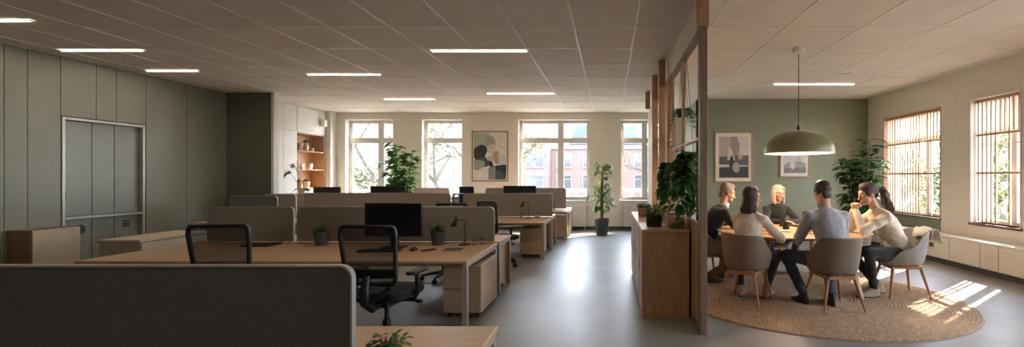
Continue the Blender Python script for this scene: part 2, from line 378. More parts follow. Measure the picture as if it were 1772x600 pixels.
brick_building('brick building seen through the back window beside the room divider', 4.9, 15.5, 38, 6.4, M['brick'], 4, (-2.6, .3, 2.9), ww=1.4, wh=1.5)
brick_building('pale brick building filling the leftmost back window', -19.5, -11.75, 22, 8, M['brick_pale'], 2, (-3.0,))
brick_building('pale low building beyond the trees of the second back window', -17.5, -10.8, 44, 3.6, M['brick_pale'], 3, (-2, 1), ww=1.2, wh=1.2)
t = brick_building('brick building far beyond the trees outside the slatted windows', -9, 9, 0, 5.0, M['brick_pale'], 6, (-2.6, .3, 2.6), ww=1.6, wh=1.6); t.location = (40, 34, -4); t.rotation_euler = (0, 0, R(-52))
t = thing('roof_block', 'blue grey slate roof behind the lower brick building', 'roof', (-.5, 51, -4))
b = MB(); b.box(-4, 4, 0, 5, 0, 9.2); b.build('wall', M['stone'], t, smooth=False)
b = MB(); b.prism([(-4.3, 9.2), (4.3, 9.2), (3.2, 11.4), (-3.2, 11.4)], lambda u, v, k: (u, -.3 + 5.6 * k, v)); b.build('roof', M['roof'], t, smooth=False)
t = thing('balcony_railing', 'white balustrade outside the back windows', 'railing', (-1.5, 14.2, -4))
b = MB(); b.box(-7.5, 5.5, 0, 1.2, 0, 3.4); b.build('terrace_slab', M['stone'], t, smooth=False)
b = MB()
for k in range(44): b.box(-7.4 + k * .3, -7.34 + k * .3, .03, .09, 3.4, 5.0)
b.box(-7.5, 5.6, 0, .12, 5.0, 5.08); b.build('rail', M['white_paint'], t, smooth=False)

def leaf_into(b, p, d, L, W, fold=.25, droop=.35, mi=0, up=Vector((0, 0, 1)), seg=4):
    d = d.normalized(); s = d.cross(up)
    if s.length < .05: s = Vector((1, 0, 0))
    s.normalize(); n = s.cross(d).normalized(); rows = []
    for i in range(seg + 1):
        t = i / seg; wv = W * .5 * math.sin(math.pi * min(1, t * .92 + .06)) ** .8
        c = p + d * L * t + Vector((0, 0, -1)) * droop * L * t * t
        rows.append((c - s * wv + n * fold * wv, c, c + s * wv + n * fold * wv))
    vs = [q for r_ in rows for q in r_]; fs = []
    for i in range(seg):
        for j in range(2): fs.append((i * 3 + j, i * 3 + j + 1, i * 3 + j + 4, i * 3 + j + 3))
    b.add(vs, fs, mi)
def rdir(zmin=-.2, zmax=.8):
    a = random.uniform(0, 2 * math.pi); z = random.uniform(zmin, zmax); r = math.sqrt(max(0, 1 - z * z)); return Vector((r * math.cos(a), r * math.sin(a), z))
def tree(label, x, y, h, spread, nleaf, lsize=.28, z=-4, group='trees outside the windows'):
    t = thing('tree', label, 'tree', (x, y, z), 0, group)
    b = MB(); tips = []
    def br(p, d, L, r, lv):
        q = p + d * L; b.tube([p, (p + q) / 2 + rdir(-1, 1) * L * .05, q], [r, r * .8, r * .6], 6)
        if lv == 0: tips.append((p, q)); return
        for _ in range(3 if lv > 1 else 4):
            nd = (d + rdir(-.4, .6) * .85).normalized(); br(q, nd, L * random.uniform(.55, .8), r * .55, lv - 1)
        tips.append((p, q))
    br(Vector((0, 0, 0)), Vector((.02, 0, 1)), h * .36, .03 * h, 4)
    b.build('trunk', M['tree_bark'], t)
    l = MB()
    for _ in range(nleaf):
        p, q = random.choice(tips); leaf_into(l, p.lerp(q, random.random()) + rdir(-1, 1) * spread * random.random(), rdir(-.8, .6), lsize, lsize * .5, seg=2)
    l.build('foliage', M['tree_leaf'], t, smooth=False); return t
tree('bare branched pale tree outside the second back window', -6.6, 19.5, 9.0, .5, 900, .2)
tree('thin tree at the right side of the leftmost back window', -10.2, 20, 8.5, .5, 700, .2)
tree('thin street tree outside the back window beside the room divider', 2.7, 18, 8, .5, 300, .18)
tree('leafy tree outside the narrow window at the far right', 12.5, 11.2, 7.0, .9, 3200, .24)
tree('leafy tree outside the wide slatted window', 14.0, 15.5, 7.0, .9, 3200, .24)
tree('leafy tree standing further back behind both slatted windows', 22, 20, 8.6, 1.1, 3200, .3)
tree('leafy tree at the far end outside the wide slatted window', 11.0, 19.5, 7.2, .9, 2600, .24)

# ------------------------------------------------------------------ ceiling lights
def ceiling_light(label, x0, x1, y):
    t = thing('ceiling_light', label, 'ceiling light', ((x0 + x1) / 2, y, CEIL - .02), 0, 'recessed linear ceiling lights')
    L = (x1 - x0) / 2
    b = MB(); b.box(-L - .02, L + .02, -.02, -.013, 0, .014); b.box(-L - .02, L + .02, .013, .02, 0, .014); b.box(-L - .02, -L, -.013, .013, 0, .014); b.box(L, L + .02, -.013, .013, 0, .014)
    b.build('frame', M['tbar'], t, smooth=False)
    b = MB(); b.box(-L, L, -.012, .012, .004, .012); b.build('diffuser', M['led'], t, smooth=False)
ceiling_light('long strip light above the middle bench, nearest of the middle ones', -2.54, -1.18, 6.28)
ceiling_light('strip light above the monitor, left of the middle of the ceiling', -5.31, -4.04, 7.73)
ceiling_light('short far strip light above the tall fig plant', -5.23, -4.07, 10.2)
ceiling_light('faint far strip light in front of the double back window', -2.65, -1.21, 9.5)
ceiling_light('strip light near the green wall behind the pendant', 3.20, 4.75, 8.55)
ceiling_light('unseen strip light added above the front bench to light the foreground', -2.54, -1.18, 3.9)  # added lamp, out of view, keeps the foreground from going black
ceiling_light('unseen strip light added behind the front bench to light the charcoal divider', -2.54, -1.18, .9)  # added lamp behind the camera side, lifts the dark divider face
ceiling_light('nearest strip light of the left hand row by the panelled wall', -7.6, -6.66, 5.05)
ceiling_light('second strip light of the left hand row above the lockers', -7.8, -6.65, 6.25)
ceiling_light('third strip light of the left hand row beyond the lockers', -7.85, -7.0, 7.45)
t = thing('smoke_detector', 'small round white smoke detector on the meeting area ceiling', 'smoke detector', (4.2, 7.68, CEIL))
b = MB(); b.lathe([(.001, 0), (.05, 0), (.055, -.02), (.04, -.045), (.001, -.05)]); b.build('housing', M['tbar'], t)
b = MB(); b.box(-.16, .05, -.006, .006, -.012, -.002); b.build('cable', M['tbar'], t)

# ------------------------------------------------------------------ left wall lockers and cupboards
t = thing('locker_cabinet', 'grey steel built-in locker cabinet with framed doors in the left wall', 'cabinet', (XL - .12, 7.19, 0))
b = MB(); b.box(-.17, 0, -.58, .58, 0, 2.39); b.build('body', M['locker'], t, smooth=False)
b = MB()
for (ya, yb, za, zb) in ((-.59, -.55, 0, 2.40), (.55, .59, 0, 2.40), (-.55, .55, 2.36, 2.40), (-.55, .55, .84, .88)): b.box(0, .125, ya, yb, za, zb)
b.build('frame', M['steel'], t, smooth=False, bevel=.004)
yy = [-.545, -.15, .17, .545]
for za, zb, nm in ((.885, 2.355, 'door'), (.03, .835, 'door')):
    for a, c in zip(yy, yy[1:]):
        d = MB(); d.box(.002, .05, a + .004, c - .004, za, zb); do = d.build(nm, M['locker'], t, bevel=.003)
        if nm == 'door' and za > .8 and a < -.5:
            h = MB(); h.box(.05, .075, a + .02, a + .035, 1.20, 1.26); h.tube([(.08, a + .027, 1.25), (.08, a + .027, 1.14)], .009); h.tube([(.062, a + .027, 1.14), (.062, a + .04, .92)], .006)
            h.build('handle', M['black'], do)
        if za < .8 and (a < -.5 or a > .1):
            h = MB(); m_ = (a + c) / 2
            if a < 0: h.box(.05, .06, m_ - .02, m_ + .10, .62, .72); h.box(.05, .064, m_ + .02, m_ + .07, .60, .74)
            else:
                for z in (.735, .695, .655): h.box(.05, .06, m_ - .06, m_ + .04, z - .012, z + .012)
            h.build('vent', M['black'], do, smooth=False)
t = thing('low_cabinet', 'brown sided low cabinet with a pale front at the far left wall', 'cabinet', (XL, 6.19, 0))
b = MB(); b.box(.005, .33, -.2, .36, .03, .76); b.build('body', M['brown_box'], t, smooth=False, bevel=.003)
b = MB(); b.box(.331, .347, -.19, .35, .05, .755); b.build('door', M['beige_cab'], t, smooth=False, bevel=.003)
b = MB(); b.box(.02, .31, -.19, .35, 0, .03); b.build('plinth', M['kick'], t, smooth=False)
t = thing('drawer_cabinet', 'low beige drawer cabinet left of the middle bench', 'cabinet', (-6.25, 6.1, 0))
b = MB(); b.box(-.26, .25, -.5, .5, .04, .66); b.build('body', M['beige_cab'], t, smooth=False, bevel=.004)
b = MB(); b.box(-.28, .28, -.52, .52, .66, .69); b.build('top', M['beige_cab'], t, bevel=.004)
for a, c in ((-.49, .12), (.13, .49)):
    for za, zb in ((.06, .49), (.50, .65)):
        d = MB(); d.box(.25, .268, a, c, za, zb); d.build('drawer', M['beige_cab'], t, bevel=.003)
b = MB(); b.box(-.24, .23, -.48, .48, 0, .04); b.build('plinth', M['kick'], t, smooth=False)

# cream fitted cupboard with open shelves in the left rear corner
FX = -7.87
t = thing('fitted_cupboard', 'tall cream fitted cupboard with an open shelf bay in the rear left corner', 'cupboard', (FX, 9.6, 0))
ys = [0, .55, .95, 1.42, 2.5]
b = MB(); b.box(-.34, 0, 0, 1.42, 0, CEIL - .002); b.box(-.34, 0, 1.42, 1.45, 0, CEIL - .002); b.box(-.34, 0, 2.5, 2.54, 0, CEIL - .002)
b.box(-.34, 0, 1.45, 2.5, 2.62, CEIL - .002); b.box(-.34, 0, 1.45, 2.5, 0, 1.18); b.build('carcass', M['white_paint'], t, smooth=False)
b = MB(); b.box(-.34, -.32, 1.45, 2.5, 1.18, 2.62); b.box(-.32, -.001, 2.48, 2.499, 1.18, 2.62); b.box(-.32, -.001, 1.451, 1.46, 1.18, 2.62); b.build('back_panel', M['oak_x'], t, smooth=False)
for z in (1.19, 1.67, 2.15, 2.605):
    b = MB(); b.box(-.32, .004, 1.46, 2.48, z - .012, z + .012); b.build('shelf', M['oak_x'], t, smooth=False)
for a, c in ((.02, .5), (.5, .97), (.97, 1.43)):
    for za, zb in ((.08, 1.66), (1.68, 2.62), (2.64, CEIL - .03)):
        d = MB(); d.box(.001, .019, a + .003, c - .003, za, zb); d.build('door', M['white_paint'], t, bevel=.002)
d = MB(); d.box(.001, .019, 1.45, 2.52, 2.64, CEIL - .03); d = d.build('door', M['white_paint'], t, bevel=.002)
h = MB(); h.tube([(.03, 1.93, 2.70), (.03, 2.03, 2.70)], .008); h.build('handle', M['chrome'], d)
d = MB(); d.box(.001, .019, 1.45, 2.52, .08, 1.15); d.build('door', M['white_paint'], t, bevel=.002)
t = thing('wall_speaker', 'small white box speaker high on the cupboard corner', 'speaker', (FX + .08, 11.95, 2.95))
b = MB(); b.box(-.04, .07, -.07, .07, -.1, .1); b.build('cabinet', M['tbar'], t, bevel=.02, seg=3)
b = MB(); b.box(-.06, -.04, -.03, .03, -.06, .14); b.build('bracket', M['tbar'], t)

# ------------------------------------------------------------------ plants
def pot_into(t, r, h, m, square=False, z=0, soil=True):
    b = MB()
    if square:
        b.rings([[(x * q, y * q, zz) for x, y in rrect(-1, 1, -1, 1, .18)] for q, zz in ((r * .9, z), (r, z + h), (r * .93, z + h), (r * .88, z + h - .02))], True)
    else: b.lathe([(.001, z), (r * .74, z), (r, z + h), (r * .93, z + h), (r * .9, z + h * .9), (.001, z + h * .9)])
    o = b.build('pot', m, t)
    if soil and not square: s = MB(); s.lathe([(.001, z + h * .9 + .002), (r * .9, z + h * .9 + .001)], n=20); s.build('soil', M['soil'], o)
    return o
def bushy(name, label, loc, potr, poth, h, wd, n, L, W, mleaf=None, mpot=None, cat='potted plant', group=None, square=False, style='fig', rz=0):
    t = thing(name, label, cat, loc, rz, group); pot_into(t, potr, poth, mpot or M['pot_dark'], square)
    st = MB(); lf = MB()
    if style == 'fig':
        for k in range(5):
            a = 2.4 * k; tip = Vector((math.cos(a) * wd * .28, math.sin(a) * wd * .28, h - random.uniform(0, .25) * (h - poth)))
            base = Vector((math.cos(a) * .03, math.sin(a) * .03, poth * .9)); mid = base.lerp(tip, .5) + Vector((math.cos(a), math.sin(a), 0)) * .03
            st.tube([base, mid, tip], [.013, .01, .005], 7)
            for j in range(n // 5):
                u = .22 + .78 * (j + random.random()) / (n // 5); p = base.lerp(tip, u)
                d = rdir(-.05, .5); lf_l = L * random.uniform(.75, 1.15)
                q = p + d * .05; leaf_into(lf, q, d, lf_l, W * random.uniform(.8, 1.1), droop=random.uniform(.15, .6))
    elif style == 'ficus':
        for k in range(4):
            st.tube([(.02 * math.cos(k * 1.6), .02 * math.sin(k * 1.6), poth * .85), (.03 * math.sin(k * 2 + 1), .03 * math.cos(k * 2), (h + poth) * .5), (.01 * k, .0, h * .86)], [.016, .014, .007], 7)
        for k in range(46):
            z = poth + (h - poth) * (.12 + .85 * random.random()); f = 1 - abs((z - poth) / (h - poth) - .5) * .9
            d = rdir(.0, .7); L2 = wd * .5 * f * random.uniform(.5, 1); p0 = Vector((0, 0, z - .05)); p1 = p0 + d * L2 + Vector((0, 0, .02))
            st.tube([p0, (p0 + p1) / 2 + Vector((0, 0, .03)), p1], [.006, .004, .002], 5)
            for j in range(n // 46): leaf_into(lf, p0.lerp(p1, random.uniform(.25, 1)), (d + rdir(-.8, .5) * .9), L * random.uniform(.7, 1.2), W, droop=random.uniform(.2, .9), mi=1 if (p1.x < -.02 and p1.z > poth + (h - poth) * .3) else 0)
    elif style == 'grass':
        for k in range(n):
            a = random.uniform(0, 2 * math.pi); r = random.random() * potr * .7; d = Vector((math.cos(a) * (.15 + r / potr), math.sin(a) * (.15 + r / potr), 1.1)).normalized()
            leaf_into(lf, Vector((math.cos(a) * r, math.sin(a) * r, poth * .92)), d, L * random.uniform(.7, 1.1), W, droop=random.uniform(.0, .5), seg=3)
        st = None
    elif style == 'herb':
        for k in range(n):
            a = random.uniform(0, 2 * math.pi); r = math.sqrt(random.random()) * potr; z = poth + random.uniform(0, 1) * (h - poth) * (1 - .5 * r / potr)
            leaf_into(lf, Vector((math.cos(a) * r * wd, math.sin(a) * r * wd, z)), rdir(-.3, .8) + Vector((math.cos(a), math.sin(a), 0)) * .4, L * random.uniform(.7, 1.2), W, droop=.3, seg=3)
        st.tube([(0, 0, poth * .9), (0, 0, poth + (h - poth) * .5)], .006, 6)
        for k in range(6): st.tube([(0, 0, poth * .9), (potr * .6 * math.cos(k), potr * .6 * math.sin(k), poth + (h - poth) * .6)], .003, 5)
    if st: st.build('stem', M['bark'], t)
    lf.build('foliage', [mleaf or M['leaf'], M['leaf_pale']], t, ang=80)
    return t
bushy('fig_plant', 'tall broad leaved fig plant by the back wall between two windows', (-5.5, 11.55, 0), .2, .4, 2.42, 1.1, 250, .27, .20, M['leaf'], M['pot_dark'])
bushy('ficus_plant', 'leafy ficus in a dark round floor pot by the double back window', (-.2, 11.25, 0), .19, .42, 1.88, .95, 360, .13, .055, M['leaf'], M['pot_dark'], style='ficus')
bushy('rubber_plant', 'tall glossy green plant in the corner by the slatted window', (5.0, 8.75, 0), .2, .42, 2.25, 1.0, 320, .28, .14, M['leaf_dark'], M['pot_dark'])

# ------------------------------------------------------------------ benches
def desk(label, x0, x1, y0, y1, z=.67, group='oak topped bench desks', legs_x=None):
    cx, cy = (x0 + x1) / 2, (y0 + y1) / 2
    t = thing('desk', label, 'desk', (cx, cy, 0), 0, group); hx, hy = (x1 - x0) / 2, (y1 - y0) / 2
    b = MB(); b.box(-hx, hx, -hy, hy, z - .026, z); b.build('tabletop', M['oak'], t, bevel=.004)
    b = MB()
    for s in (-1, 1): b.box(s * (hx - .03) - .022, s * (hx - .03) + .022, -hy + .02, hy - .02, z - .07, z - .028)
    b.box(-hx + .05, hx - .05, -.02, .02, z - .07, z - .03); b.box(-hx + .05, hx - .05, -hy + .08, -hy + .11, z - .065, z - .03); b.build('frame', M['leg_metal'], t, bevel=.002)
    for sx in (-1, 1):
        for sy in (-1, 1):
            l = MB(); X = sx * (hx - .03); Y = sy * (hy - .045); l.box(X - .027, X + .027, Y - .027, Y + .027, .012, z - .07); l.box(X - .018, X + .018, Y - .018, Y + .018, 0, .013)
            l.build('leg', M['leg_metal'], t, bevel=.003)
    return t
def divider(label, x0, x1, y, z1, m=None, z0=.685, th=.024, r=.06, group='felt desk dividers'):
    cx = (x0 + x1) / 2; h = (x1 - x0) / 2
    t = thing('desk_divider', label, 'divider', (cx, y, z0), 0, group)
    poly = rrect(-h + .008, h - .008, .0, z1 - z0 - .008, r, corners=(0, 1, 1, 0)); b = MB(); b.prism(poly, lambda u, v, k: (u, -th / 2 + th * k, v)); b.build('felt_panel', m or M['screen'], t, bevel=.004)
    out = rrect(-h, h, 0, z1 - z0, r + .006, corners=(0, 1, 1, 0)); b = MB(); n = len(out)
    rs = []
    for k in range(n):
        i = k; u, v = out[i]; pu, pv = poly[i]; rs.append([(u, -th / 2 - .004, v), (u, th / 2 + .004, v), (pu, th / 2 + .004, pv), (pu, -th / 2 - .004, pv)])
    b.rings(rs + [rs[0]], False); b.build('edge_trim', M['trim_light'], t, ang=30)
    for s in (-.7, .7): b = MB(); b.box(s * h - .02, s * h + .02, -.025, .025, -.015, .001); b.build('bracket', M['leg_metal'], t)
    return t
def pedestal(label, x0, x1, y0, y1, z1=.56, z0=.055):
    cx = (x0 + x1) / 2; cy = (y0 + y1) / 2; hx = (x1 - x0) / 2; hy = (y1 - y0) / 2
    t = thing('drawer_pedestal', label, 'drawer unit', (cx, cy, 0), 0, 'drawer pedestals under the desks')
    b = MB(); b.box(-hx, hx, -hy + .018, hy, z0, z1 - .02); b.build('body', M['laminate'], t, bevel=.003)
    b = MB(); b.box(-hx, hx, -hy, hy, z1 - .018, z1); b.build('top', M['laminate'], t, bevel=.003)
    zm = z0 + (z1 - z0) * .50
    for za, zb in ((z0 + .004, zm - .003), (zm + .003, z1 - .022)):
        d = MB(); d.box(-hx + .003, hx - .003, -hy, -hy + .016, za, zb); do = d.build('drawer', M['laminate'], t, bevel=.002)
        h = MB(); h.box(-.02, .055, -hy - .006, -hy, zb - .055, zb - .04); h.build('handle', M['leg_metal'], do, smooth=False)
    for sx in (-1, 1):
        for sy in (-1, 1):
            w_ = MB(); w_.tube([(sx * (hx - .05) - .012, sy * (hy - .06), .025), (sx * (hx - .05) + .012, sy * (hy - .06), .025)], .025, 12); w_.box(sx * (hx - .05) - .016, sx * (hx - .05) + .016, sy * (hy - .06) - .015, sy * (hy - .06) + .015, .035, .056)
            w_.build('caster', M['black'], t)
    return t
# bench 0: right in front of the camera
desk('front bench desk on the camera side of the charcoal divider', -2.9, -.62, 1.25, 1.85)
desk('nearest oak desk corner behind the charcoal divider', -2.9, -.62, 1.93, 2.44)
divider('large charcoal felt divider filling the lower left foreground', -4.6, -1.10, 1.89, 1.12, M['screen_dark'], th=.022, r=.05)
desk('oak bench desk left of the charcoal divider, cut by the picture edge', -5.2, -2.92, 1.93, 2.44)
# bench 1
desk('oak desk with the big black monitor, front row of the middle bench', -4.0, -1.4, 4.3, 5.49)
desk('oak desk behind the mesh chair on the left, front row of the middle bench', -5.25, -4.02, 4.3, 5.49)
desk('oak desk backing onto the monitor desk, rear row of the middle bench', -4.0, -1.4, 5.57, 6.25)
desk('oak desk at the left end of the middle bench, rear row', -5.25, -4.02, 5.57, 6.25)
divider('grey felt divider behind the big black monitor', -3.93, -1.45, 5.53, 1.12)
divider('grey felt divider at the left end of the middle bench', -5.06, -3.97, 5.53, 1.12)
pedestal('beige two drawer pedestal under the monitor desk, largest in view', -1.76, -1.36, 4.64, 5.30)
pedestal('beige pedestal under the rear desk of the middle bench', -1.80, -1.45, 5.68, 6.18)
# bench 2
desk('oak desk in front of the second bench divider, with a small lamp', -3.15, -1.18, 7.9, 8.97)
desk('oak desk of the second bench behind the long divider', -6.35, -3.17, 7.9, 8.97)
desk('rear row oak desk of the second bench, aisle end', -3.15, -1.18, 9.04, 9.7)
desk('rear row oak desk of the second bench behind the long divider', -6.35, -3.17, 9.04, 9.7)
divider('grey felt divider of the second bench at the aisle end', -3.0, -1.17, 9.0, 1.155)
divider('long grey felt divider of the second bench behind the monitor', -6.27, -3.26, 9.0, 1.165)
desk('oak desk at the left end of the second bench', -7.5, -6.37, 7.9, 8.97)
divider('short grey felt divider at the left end of the second bench', -7.08, -6.42, 9.0, 1.14)
divider('dark grey felt divider by the green return wall', -7.42, -6.5, 8.6, 1.12, M['screen_dark'])
pedestal('beige pedestal under the aisle end desk of the second bench', -1.66, -1.25, 8.1, 8.7, .54)
pedestal('beige pedestal under the rear desk of the second bench', -1.62, -1.25, 9.15, 9.6, .52)
# bench 3
desk('far oak desk of the third bench at the aisle end', -3.2, -1.0, 10.35, 11.07)
desk('far oak desk of the third bench towards the fig plant', -7.2, -3.22, 10.35, 11.07)
desk('rear row oak desk of the third bench nearest the window', -3.2, -1.0, 11.14, 11.75)
divider('far grey felt divider of the third bench at the aisle end', -3.14, -1.1, 11.1, 1.21)
divider('pale felt divider of the third bench in front of the second window', -4.95, -4.05, 11.1, 1.21, M['screen_pale'])
pedestal('far beige pedestal under the third bench', -1.42, -1.05, 10.5, 11.0, .54)

# desk items
def monitor(label, x, y, z, wd, top, bot, rz=0):
    t = thing('monitor', label, 'monitor', (x, y, z), rz, 'black computer monitors'); h = wd / 2
    b = MB(); b.prism(rrect(-h, h, bot - z, top - z, .012), lambda u, v, k: (u, -.012 + .03 * k, v)); b.build('housing', M['black'], t, bevel=.003)
    b = MB(); b.prism(rrect(-h + .012, h - .012, bot - z + .02, top - z - .012, .006), lambda u, v, k: (u, -.0145 + .003 * k, v)); b.build('screen', M['screen_glass'], t)
    b = MB(); b.box(-.045, .045, .02, .04, .008, (bot + top) / 2 - z); b.box(-.03, .03, .015, .03, (bot + top) / 2 - z - .06, (bot + top) / 2 - z + .02); b.build('stand', M['black'], t, bevel=.004)
    b = MB(); b.prism(rrect(-.13, .13, -.08, .11, .02), lambda u, v, k: (u, v, .009 * k)); b.build('base', M['black'], t)
    return t
Z = .67
monitor('big black monitor standing on the middle bench', -2.52, 5.12, Z, .66, 1.19, .80)
monitor('wide black monitor on the third bench at the aisle end', -2.2, 10.75, Z, .80, 1.27, .82)
monitor('black monitor on the third bench in front of the fig plant', -5.45, 10.8, Z, .86, 1.26, .82)
monitor('narrow black monitor on the third bench below the abstract painting', -3.52, 10.8, Z, .36, 1.25, .82)
monitor('far black monitor below the open shelf bay', -6.95, 10.8, Z, .66, 1.24, .84)
t = thing('keyboard', 'low black keyboard below the big monitor', 'keyboard', (-2.55, 4.86, Z), R(2))
b = MB(); b.prism(rrect(-.22, .22, -.065, .065, .012), lambda u, v, k: (u, v, .002 + .014 * k)); b.build('case', M['black'], t)
b = MB()
for r_ in range(5):
    for c_ in range(14): b.box(-.208 + c_ * .0298, -.182 + c_ * .0298, -.056 + r_ * .0235, -.036 + r_ * .0235, .016, .021)
b.build('keys', M['pot_dark'], t, smooth=False)
def mouse(label, x, y, z=Z):
    t = thing('computer_mouse', label, 'mouse', (x, y, z)); b = MB(); b.lathe([(.001, .001), (.03, .001), (.034, .008), (.03, .022), (.018, .031), (.001, .034)], sy=1.7, n=20); b.build('shell', M['black'], t)
    b = MB(); b.box(-.003, .003, .025, .04, .026, .034); b.build('wheel', M['pot_dark'], t)
mouse('black mouse to the right of the keyboard', -2.2, 4.93)
t = thing('smartphone', 'dark phone lying flat between the mouse and the notebook', 'phone', (-2.03, 4.93, Z), R(-35))
b = MB(); b.prism(rrect(-.037, .037, -.078, .078, .01), lambda u, v, k: (u, v, .009 * k)); b.build('body', M['black'], t)
b = MB(); b.prism(rrect(-.034, .034, -.074, .074, .008), lambda u, v, k: (u, v, .009 + .001 * k)); b.build('screen', M['screen_glass'], t)
t = thing('notebook', 'dark grey closed notebook below the desk lamp', 'notebook', (-1.75, 4.93, Z), R(4))
b = MB(); b.box(-.1, .1, -.07, .07, 0, .004); b.box(-.1, .1, -.07, .07, .012, .016); b.box(-.1, -.096, -.07, .07, .004, .012); b.build('cover', M['pot_dark'], t, bevel=.001)
b = MB(); b.box(-.095, .097, -.066, .066, .004, .012); b.build('pages', M['mat_board'], t, smooth=False)
t = thing('laptop', 'closed black laptop on the left desk of the middle bench', 'laptop', (-4.02 - .18, 5.3, Z), R(0))
b = MB(); b.prism(rrect(-.17, .17, -.12, .12, .015), lambda u, v, k: (u, v, .009 * k)); b.build('base', M['black'], t)
b = MB(); b.prism(rrect(-.17, .17, -.12, .12, .015), lambda u, v, k: (u, v, .010 + .007 * k)); b.build('lid', M['black'], t)
def desk_lamp(label, loc, rz=0, s=1.0, mir=-1):
    t = thing('desk_lamp', label, 'desk lamp', loc, rz, 'small bronze desk lamps')
    b = MB(); b.lathe([(.001, 0), (.07 * s, 0), (.07 * s, .008), (.012, .014), (.001, .014)]); b.build('base', M['lampmetal'], t)
    b = MB(); b.tube([(0, 0, .01), (.012 * s, 0, .14 * s), (.0, 0, .24 * s), (-.03 * s * -mir * -1, 0, .29 * s), (mir * .09 * s, 0, .31 * s)], .005 * s, 8); b.build('arm', M['lampmetal'], t)
    b = MB(); hx = mir * .10 * s; b.rings([[(hx + mir * q * .035 + r_ * s * math.cos(a) * .9, r_ * s * math.sin(a), .315 * s - q * .09 * s) for a in [2 * math.pi * j / 16 for j in range(16)]] for q, r_ in ((0, .012), (.3, .024), (1, .042))], False); b.tube([(hx, 0, .315 * s), (hx, 0, .35 * s)], .01 * s, 8)
    o = b.build('lamp_shade', M['lampmetal'], t); mo = o.modifiers.new('wall', 'SOLIDIFY'); mo.thickness = .002
desk_lamp('bronze gooseneck desk lamp on the middle bench', (-1.76, 5.32, Z), 0, 1.0)
desk_lamp('small bronze desk lamp on the second bench', (-1.62, 8.75, Z), 0, 1.0)
desk_lamp('tiny dark desk lamp on the far third bench', (-1.38, 10.95, Z), 0, .8)
def tumbler(label, x, y, z=Z, r=.03, h=.07):
    t = thing('glass_tumbler', label, 'glass', (x, y, z)); b = MB(); b.lathe([(.001, .001), (r * .85, .001), (r, h), (r * .9, h), (r * .78, .01), (.001, .01)], n=20); b.build('cup', M['clear'], t)
    b = MB(); b.lathe([(.001, .011), (r * .76, .011), (r * .8, h * .55), (.001, h * .55)], n=16); b.build('candle', M['pot_white'], t)
tumbler('small glass votive right beside the lamp base', -1.64, 5.33, h=.06)
tumbler('taller glass votive by the divider corner', -1.565, 5.36, h=.085)
tumbler('pale cup on the second bench left of the lamp', -1.78, 8.8, r=.04, h=.10)
tumbler('pale cup on the second bench right of the lamp', -1.46, 8.82, r=.05, h=.10)
bushy('desk_plant', 'small spiky plant in a dark pot behind the right mesh chair', (-3.48, 5.30, Z), .085, .165, .30, .2, 60, .13, .014, M['leaf'], M['pot_dark'], style='grass', group='small desk plants')
bushy('desk_plant', 'small bushy plant in a dark pot to the right of the monitor', (-2.09, 5.34, Z), .085, .165, .30, .2, 70, .12, .022, M['leaf'], M['pot_dark'], style='grass', group='small desk plants')
bushy('desk_plant', 'green sprigs of a low plant at the bottom edge of the photo', (-1.04, 2.04, Z), .05, .045, .10, 1.6, 60, .045, .025, M['leaf'], M['pot_dark'], style='herb', group='small desk plants')

